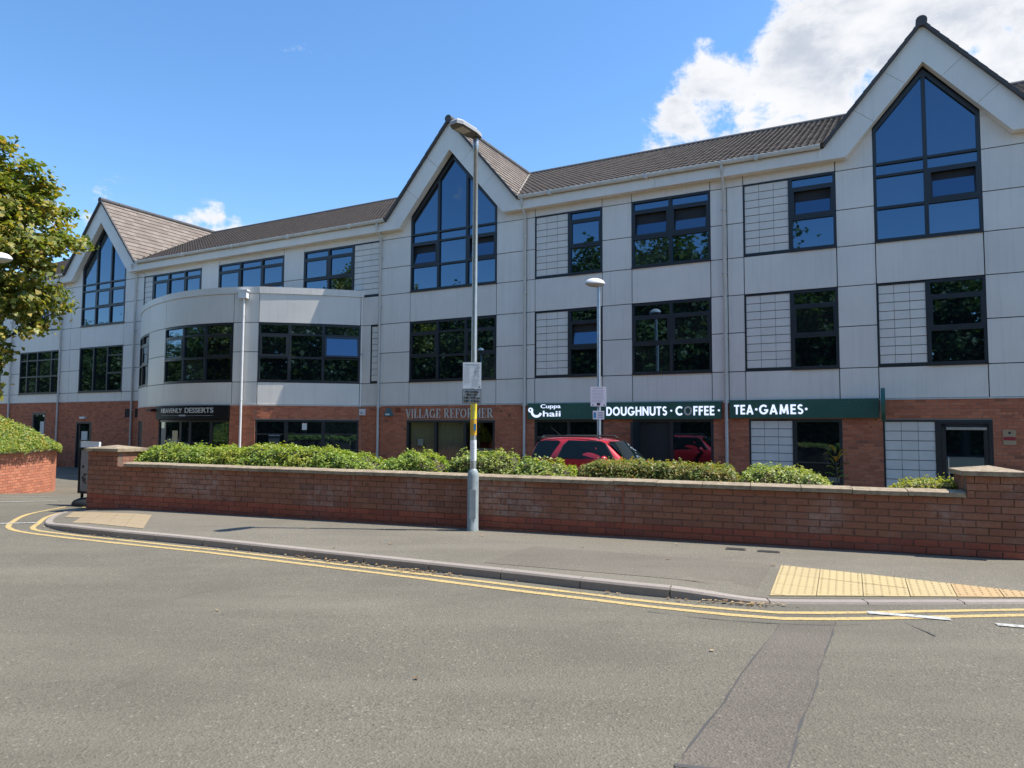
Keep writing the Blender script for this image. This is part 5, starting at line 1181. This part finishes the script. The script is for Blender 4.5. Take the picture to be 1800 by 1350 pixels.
# ------------------------------------------------------------------ lamp columns and their plates
def plate(name, label, x, y, z0, w, h, face='sign_white', cat='sign', rot=0.):
    t = empty(name, (x, y, z0), rot); tag(t, label, cat); m = MB(); m.box(-w/2, w/2, -.004, .0, 0, h); m.obj('plate', face, t)
    m = MB(); m.box(-.03, .03, 0, .035, h*.3, h*.42); m.box(-.03, .03, 0, .035, h*.7, h*.8); m.obj('bracket', 'galvanised', t); return t
def ink(t, rows, mat='sign_ink', d=-.0055, name='print'):
    m = MB()
    for x0, x1, z0, z1 in rows: m.box(x0, x1, d, -.0035, z0, z1)
    return m.obj(name, mat, t)
LX, LY = -.565, 10.45
def tall_lamp():
    z0 = .10; t = empty('street_lamp', (LX, LY, z0)); tag(t, 'tall grey street lamp column with flat lantern rising from the pavement by the wall', 'street lamp')
    m = MB(); m.lathe([(.088, -.1), (.088, .02), (.083, .03), (.083, .80), (.078, .845), (.055, .89), (.046, .90)], seg=24); b = m.obj('base_column', 'column_paint', t, smooth=True)
    m = MB(); m.prism([(-.045, .18), (.045, .18), (.045, .60), (-.045, .60)], -.0865, -.079); m.obj('access_door', 'column_paint', b)
    m = MB(); m.lathe([(.047, .88), (.045, 1.4), (.041, 3.5), (.036, 5.66), (.044, 5.67), (.046, 5.86), (.03, 5.88)], seg=20); m.obj('pole', 'galvanised', t, smooth=True)
    for z, zz, mat in ((1.63, 1.86, 'yellow_wrap'), (1.39, 1.62, 'orange_wrap'), (1.02, 1.32, 'sign_white')): m = MB(); m.lathe([(.0475, z), (.0475, zz)], seg=20); m.obj('sticker_band', mat, t, smooth=True)
    m = MB(); m.box(.005, .04, -.0495, -.032, 1.46, 1.56); m.obj('sticker', 'blue_sticker', t)
    m = MB()
    for i in range(9): m.box(-.02, .02, -.0505, -.04, 1.66+i*.021, 1.666+i*.021)
    for i in range(7): m.box(-.022, .022, -.0505, -.04, 1.06+i*.034, 1.064+i*.034)
    m.obj('sticker_print', 'sign_grey', t)
    h = empty('tmp'); bpy.data.objects.remove(h); a = atan2(-.80, -.62); c, s_ = cos(a), sin(a)
    def hx(p): return (p[0]*c-p[1]*s_, p[0]*s_+p[1]*c, p[2])
    m = MB(hx); pl = [(-.08, -.04), (-.05, -.07), (.10, -.11), (.42, -.12), (.51, -.07), (.51, .07), (.42, .12), (.10, .11), (-.05, .07), (-.08, .04)]
    n = len(pl); zt = lambda x: 5.90+.05*x
    m.add([(x, y, zt(x)) for x, y in pl]+[(x, y, zt(x)+.05) for x, y in pl]+[(x*.86+.03, y*.7, zt(x)+.085) for x, y in pl], [tuple(range(n-1, -1, -1))]+[(i, (i+1) % n, (i+1) % n+n, i+n) for i in range(n)]+[(i+n, (i+1) % n+n, (i+1) % n+2*n, i+2*n) for i in range(n)]+[tuple(range(2*n, 3*n))]); hd = m.obj('lantern', 'lamp_body', t)
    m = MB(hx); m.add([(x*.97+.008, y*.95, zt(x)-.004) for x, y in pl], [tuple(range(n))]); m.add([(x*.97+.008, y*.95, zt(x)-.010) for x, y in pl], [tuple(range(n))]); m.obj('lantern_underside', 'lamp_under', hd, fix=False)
    m = MB(hx); m.box(.20, .40, -.075, .075, 5.896, 5.910); m.obj('lens', 'lamp_lens', hd)
    m = MB(hx); m.lathe([(.035, 5.94), (.035, 6.02), (.02, 6.03)], c=(.03, 0), seg=12); m.obj('photocell', 'lamp_body', hd, smooth=True)
tall_lamp()
t = plate('notice_board', 'white printed notice with small drawing on the tall lamp column', LX-.025, LY-.055, 2.18, .27, .385)
rows = [(-.11, .11, .352, .362), (-.10, .10, .338, .345)]
for i in range(14): rows.append((-.12, -.02-random.uniform(0, .02), .31-i*.0175, .314-i*.0175))
for i in range(9): rows.append((.0, .12-random.uniform(0, .03), .135-i*.0135, .139-i*.0135))
ink(t, rows, 'sign_grey'); m = MB()
pts = [(.02, .16), (.05, .20), (.03, .24), (.06, .26), (.10, .24), (.08, .29), (.12, .31), (.09, .33), (.06, .30), (.04, .28), (.05, .24), (.08, .21), (.11, .18), (.08, .16)]
m.tube([(x, -.006, z) for x, z in pts], .0022, 5); m.obj('drawing', 'sign_ink', t); ink(t, [(.10, .12, .012, .03)], 'sign_ink')
t = plate('parking_sign', 'grey no loading sign with black lettering under the white notice', LX-.025, LY-.055, 1.955, .285, .215, 'sign_grey')
m = MB(); 
for r_ in ((-.139, .139, .205, .210), (-.139, .139, .005, .010), (-.139, -.134, .005, .21), (.134, .139, .005, .21)): m.box(r_[0], r_[1], -.0055, -.003, r_[2], r_[3])
m.obj('border', 'sign_ink', t)
for i, (s, w) in enumerate((('No loading', .19), ('Mon - Fri', .15), ('7.30 - 9.30 am', .235), ('4.30 - 6.45 pm', .235))):
    o = text('lettering', s, .026, 'sign_ink', t, .02, .015, w, 'CENTER'); o.location = (0, -.0045, .165-i*.046)
def oval_lamp(x, y, z0, top, label, head_rot, sc=1., group=None):
    t = empty('street_lamp', (x, y, z0)); tag(t, label, 'street lamp', group)
    m = MB(); m.lathe([(.075, -.1), (.075, .9), (.05, 1.0), (.048, top-z0-.12), (.04, top-z0-.05)], seg=18); m.obj('pole', 'galvanised', t, smooth=True)
    c, s_ = cos(head_rot), sin(head_rot); H = top-z0
    def hx(p): return (p[0]*c-p[1]*s_, p[0]*s_+p[1]*c, p[2])
    def shell(k0, k1, zz, name, mat):
        m = MB(hx); n = 20; rows = 6; vs = []
        for j in range(rows+1):
            u = k0+(k1-k0)*j/rows; r = cos(u); z = sin(u)*zz
            for i in range(n): a = 2*pi*i/n; vs.append((.10+.27*sc*r*cos(a), .15*sc*r*sin(a), H-.02+z))
        m.add(vs, [(j*n+i, j*n+(i+1) % n, (j+1)*n+(i+1) % n, (j+1)*n+i) for j in range(rows) for i in range(n)]); return m.obj(name, mat, t, smooth='all', fix=False)
    shell(0, pi/2, .14*sc, 'lamp_hood', 'white_paint'); shell(-pi/2, 0, .09*sc, 'lamp_bowl', 'lamp_lens'); return t
oval_lamp(2.22, 18.0, -.33, 5.34, 'slim car park lamp with white oval hood behind the red car', pi+.25, 1.0)
oval_lamp(-11.98, 16.1, hgt(-11.98, 16.1), 5.46, 'lamp with white oval hood in front of the yellowing tree', .1, 1.1)
t = plate('parking_notice', 'white car park notice with lines of print on the slim lamp behind the red car', 2.2, 17.945, 2.16, .40, .50)
rows = [(-.14, .14, .455, .475)]+[(-.16, .16-random.uniform(0, .08), .40-i*.036, .408-i*.036) for i in range(9)]
ink(t, rows, 'sign_grey'); ink(t, [(-.04, .04, .02, .09), (-.16, -.13, .02, .05), (.13, .16, .02, .05)])
t = plate('parking_notice', 'small pale notice below the larger white notice on the slim lamp', 2.2, 17.945, 1.83, .29, .22); ink(t, [(-.02, .12, .17-i*.04, .18-i*.04) for i in range(4)]); ink(t, [(-.125, -.06, .04, .18)], 'blue_sticker', name='panel_print')

# ------------------------------------------------------------------ the red car
def car():
    x0, y0, _ = bworld(9.15, 4.2); t = empty('parked_car', (x0, y0, -.33), -ANG); t.scale = (.87, .95, 1); tag(t, 'red three door off-road car parked between the hedge and the green sign', 'car')
    # stations: x, z bottom, z shoulder, z top, half width sill, half width belt, half width roof
    st = [(0.0, 0.52, 0.92, 0.98, 0.72, 0.78, 0.6), (0.05, 0.42, 1.11, 1.3, 0.8, 0.84, 0.64), (0.16, 0.4, 1.2, 1.66, 0.84, 0.87, 0.6), (0.34, 0.38, 1.23, 1.715, 0.85, 0.88, 0.62), (0.9, 0.36, 1.24, 1.745, 0.86, 0.885, 0.635), (1.5, 0.34, 1.23, 1.74, 0.86, 0.885, 0.635), (1.95, 0.34, 1.22, 1.7, 0.86, 0.885, 0.62), (2.12, 0.34, 1.215, 1.655, 0.86, 0.885, 0.6), (2.45, 0.34, 1.21, 1.4, 0.86, 0.88, 0.66), (2.76, 0.35, 1.14, 1.165, 0.86, 0.875, 0.72), (3.2, 0.36, 1.08, 1.12, 0.86, 0.87, 0.7), (3.7, 0.38, 1.0, 1.04, 0.84, 0.85, 0.66), (3.98, 0.42, 0.9, 0.95, 0.8, 0.81, 0.6), (4.06, 0.5, 0.72, 0.78, 0.7, 0.74, 0.55)]
    m = MB(); vs = []; K = 17
    for (x, zb, zs, zt, ws, wb, wr) in st:
        half = [(0, zb), (ws*.9, zb), (ws, zb+.06), (wb+.015, zb+(zs-zb)*.55), (wb, zs), (wb+(wr-wb)*.45, zs+(zt-zs)*.52), (wr+.035, zt-(zt-zs)*.12), (wr*.9, zt-.012*(zt > zs+.1)), (0, zt)]
        ring = [(x, -y, z) for y, z in half]+[(x, y, z) for y, z in half[-2:0:-1]]; vs += ring; K = len(ring)
    n = len(st); m.add(vs, [(i*K+j, i*K+(j+1) % K, (i+1)*K+(j+1) % K, (i+1)*K+j) for i in range(n-1) for j in range(K)]+[tuple(range(K)), tuple((n-1)*K+j for j in range(K-1, -1, -1))])
    b = m.obj('body', 'car_paint', t, smooth='all'); sm = b.modifiers.new('sub', 'SUBSURF'); sm.levels = 2; sm.render_levels = 2
    def side(x, z):
        xs = [s[0] for s in st]; f = lambda k: float(np.interp(x, xs, [s[k] for s in st])); zs, zt, wb, wr = f(2), f(3), f(5), f(6); u = min(1, max(0, (z-zs)/max(zt-zs, .05))); return wb+(wr-wb)*u*.92-.004
    for sg in (-1, 1):
        for nm, poly, mat in (('side_window', [(.92, 1.275), (2.40, 1.27), (2.10, 1.60), (1.98, 1.645), (1.15, 1.66), (1.03, 1.55)], 'car_glass'), ('quarter_window', [(.16, 1.275), (.66, 1.275), (.90, 1.62), (.82, 1.655), (.30, 1.64), (.24, 1.56)], 'car_glass')):
            m = MB(); cx = sum(p[0] for p in poly)/len(poly); cz = sum(p[1] for p in poly)/len(poly)
            for rr, dd, nn in ((1.06, .006, 'car_plastic'), (1.0, .012, mat)):
                k = MB(); pts = [(cx+(x-cx)*rr, cz+(z-cz)*rr) for x, z in poly]; k.add([(x, sg*(side(x, z)+dd), z) for x, z in pts]+[(cx, sg*(side(cx, cz)+dd), cz)], [(i, (i+1) % len(pts), len(pts)) for i in range(len(pts))])
                k.obj(nm if rr == 1 else 'window_seal', nn, t, fix=False)
        m = MB(); m.tube([(.42, sg*.60, 1.745), (.46, sg*.60, 1.757), (1.85, sg*.60, 1.755), (1.95, sg*.60, 1.70)], .02, 8); m.obj('roof_rail', 'car_plastic', t, smooth=True)
        m = MB(); m.add([(2.22+.10*cos(u)*cos(v)*.9, sg*(1.0+.115*sin(u)*cos(v)), 1.265+.085*sin(v)) for v in [-pi/2+pi*j/6 for j in range(7)] for u in [2*pi*i/12 for i in range(12)]], [(j*12+i, j*12+(i+1) % 12, (j+1)*12+(i+1) % 12, (j+1)*12+i) for j in range(6) for i in range(12)]); mr = m.obj('wing_mirror', 'car_paint', t, smooth='all', fix=False)
        m = MB(); m.box(2.20, 2.28, sg*.86, sg*.93, 1.17, 1.20); m.obj('mirror_arm', 'car_plastic', mr)
        m = MB(); m.box(1.02, 1.18, sg*.888, sg*.915, .985, 1.015); m.obj('door_handle', 'car_plastic', t)
        m = MB(); m.box(.55, 3.1, sg*.885, sg*.912, .60, .68); m.obj('side_trim', 'car_plastic', t)
        m = MB(); m.box(3.86, 4.0, sg*.50, sg*.80, .76, .90); m.obj('headlight', 'lens_white', t); m = MB(); m.box(-.01, .06, sg*.64, sg*.80, .75, 1.0); m.obj('tail_light', 'lens_red', t)
        for x in (.78, 3.18):
            w = MB(); c = (x, sg*.78); pr = [(.18, -.10), (.31, -.10), (.345, -.07), (.345, .07), (.31, .10), (.18, .10)]; n_ = 28
            w.add([(x+r*cos(2*pi*i/n_), sg*.80+o, .345+r*sin(2*pi*i/n_)) for r, o in pr for i in range(n_)], [(j*n_+i, j*n_+(i+1) % n_, ((j+1) % 6)*n_+(i+1) % n_, ((j+1) % 6)*n_+i) for j in range(6) for i in range(n_)]); wh = w.obj('wheel', 'black_rubber', t, smooth=True)
            r = MB(); r.add([(x+.2*cos(2*pi*i/n_), sg*(.80+.06), .345+.2*sin(2*pi*i/n_)) for i in range(n_)]+[(x, sg*.885, .345)], [(i, (i+1) % n_, n_) for i in range(n_)]); r.obj('rim', 'rim_metal', wh, fix=False)
            a = MB(); a.add([(x+r_*cos(pi*i/14), sg*(.90 if r_ < .4 else .905), .345+r_*sin(pi*i/14)) for r_ in (.355, .43) for i in range(15)], [(i, i+1, i+16, i+15) for i in range(14)]); a.obj('wheel_arch', 'car_plastic', t, fix=False)
    for nm, xa, za, wa, xb, zb_, wb_ in (('windscreen', 2.135, 1.635, .57, 2.735, 1.185, .73), ('rear_window', .085, 1.22, .60, .165, 1.58, .54)):
        m = MB(); k = []
        for i in range(9):
            u = -1+i/4; c = .03*(1-u*u) if nm == 'windscreen' else -.02*(1-u*u); k += [(xa+c+.02*(1 if nm == 'windscreen' else -2), u*wa, za+.012), (xb+c+.02*(1 if nm == 'windscreen' else -2), u*wb_, zb_+.012)]
        m.add(k, [(2*i, 2*i+1, 2*i+3, 2*i+2) for i in range(8)]); m.obj(nm, 'car_glass', t, smooth='all', fix=False)
    m = MB(); m.box(.12, .30, -.56, .56, 1.70, 1.735); m.obj('roof_spoiler', 'car_plastic', t)
    w = MB(); n_ = 28; pr = [(.0, -.10), (.28, -.10), (.33, -.06), (.33, .06), (.28, .09)]
    w.add([(-.10+o, .05+r*cos(2*pi*i/n_), .93+r*sin(2*pi*i/n_)) for r, o in pr for i in range(n_)], [(j*n_+i, j*n_+(i+1) % n_, (j+1)*n_+(i+1) % n_, (j+1)*n_+i) for j in range(4) for i in range(n_)]); w.obj('spare_wheel', 'black_rubber', t, smooth=True, fix=False)
    m = MB(); m.tube([(.45, .35, 1.73), (.10, .35, 1.95)], [.006, .003], 6); m.obj('aerial', 'car_plastic', t)
    m = MB(); m.box(-.06, .1, -.8, .8, .42, .60); m.box(3.95, 4.12, -.78, .78, .40, .62); m.obj('bumper', 'car_plastic', t)
    m = MB(); m.box(4.0, 4.07, -.42, .42, .70, .86); m.obj('grille', 'car_plastic', t)
    for sg in (-1, 1): m = MB(); m.tube([(2.80, sg*.45-.25, 1.185), (2.6, sg*.45+.1, 1.31)], .009, 5); m.obj('wiper', 'car_plastic', t)
car()

# ------------------------------------------------------------------ pavement swing sign, exotic plant
t = empty('pavement_sign', (-8.50, 14.32, hgt(-8.50, 14.32)), WROT-.12); tag(t, 'black framed swing sign with rounded base beside the end pier of the wall', 'sign')
m = MB(); n = 24; m.add([(.40*r*cos(2*pi*i/n), .24*r*sin(2*pi*i/n), z) for r, z in ((1, 0), (1, .05), (.9, .10), (.55, .15), (.2, .165)) for i in range(n)], [(j*n+i, j*n+(i+1) % n, (j+1)*n+(i+1) % n, (j+1)*n+i) for j in range(4) for i in range(n)]+[tuple(range(4*n, 5*n))]); m.obj('base', 'black_rubber', t, smooth=True)
for x in (-.24, .20): m = MB(); m.box(x, x+.04, -.02, .02, .12, .26); m.obj('spring_post', 'black_paint', t)
m = MB(); m.box(-.33, .33, -.03, .03, .24, .28).box(-.33, .33, -.03, .03, 1.12, 1.16).box(-.33, -.29, -.029, .029, .28, 1.12).box(.29, .33, -.029, .029, .28, 1.12); m.obj('frame', 'black_paint', t)
m = MB(); m.box(-.29, .29, -.012, .012, .28, 1.12); m.obj('poster', 'poster_dark', t)
m = MB(); m.box(-.27, .27, -.016, -.0125, .32, .92); m.obj('poster_print', 'poster_dark', t)
m = MB()
for i in range(14): x, z = random.uniform(-.24, .2), random.uniform(.35, .78); m.box(x, x+random.uniform(.03, .1), -.0165-.0002*i, -.0155, z, z+random.uniform(.02, .08))
o = m.obj('poster_picture', 'sign_ink', t); o['kind'] = 'stuff'
m = MB(); m.box(-.29, .29, -.02, .02, 1.165, 1.28); m.obj('header_board', 'white_paint', t)
x, y, _ = bworld(3.02, .55); t = empty('potted_plant', (x, y, -.33)); tag(t, 'tall potted plant with big yellow and orange leaves before the cafe window', 'plant')
m = MB(); m.lathe([(.13, 0), (.18, .36), (.165, .36), (.15, .30)], seg=18); m.obj('pot', 'black_paint', t, smooth=True)
m = MB(); m.tube([(0, 0, .3), (.03, .01, .8), (.0, .03, 1.3)], [.018, .014, .008], 7); m.obj('stem', 'bark', t)
rr = random.Random(4)
for i in range(13):
    a = i*2.4; z = .78+i*.05; L = rr.uniform(.2, .34); W_ = L*.33; up = .25+.06*i; m = MB(); c, s_ = cos(a), sin(a); pts = []
    for u, w, h in ((0, .03, 0), (.3, .8, .5*up), (.6, 1, .75*up), (1, .02, .55*up)):
        for sg in (-1, 0, 1): pts.append((c*(.05+L*u)-s_*W_*w*sg*.5, s_*(.05+L*u)+c*W_*w*sg*.5, z+L*h+(.02 if sg else 0)))
    m.add(pts, [(j*3+k, j*3+k+1, j*3+k+4, j*3+k+3) for j in range(3) for k in range(2)]); m.obj('leaf', 'leaf_exotic' if i > 4 else 'leaf_hedge', t, fix=False)
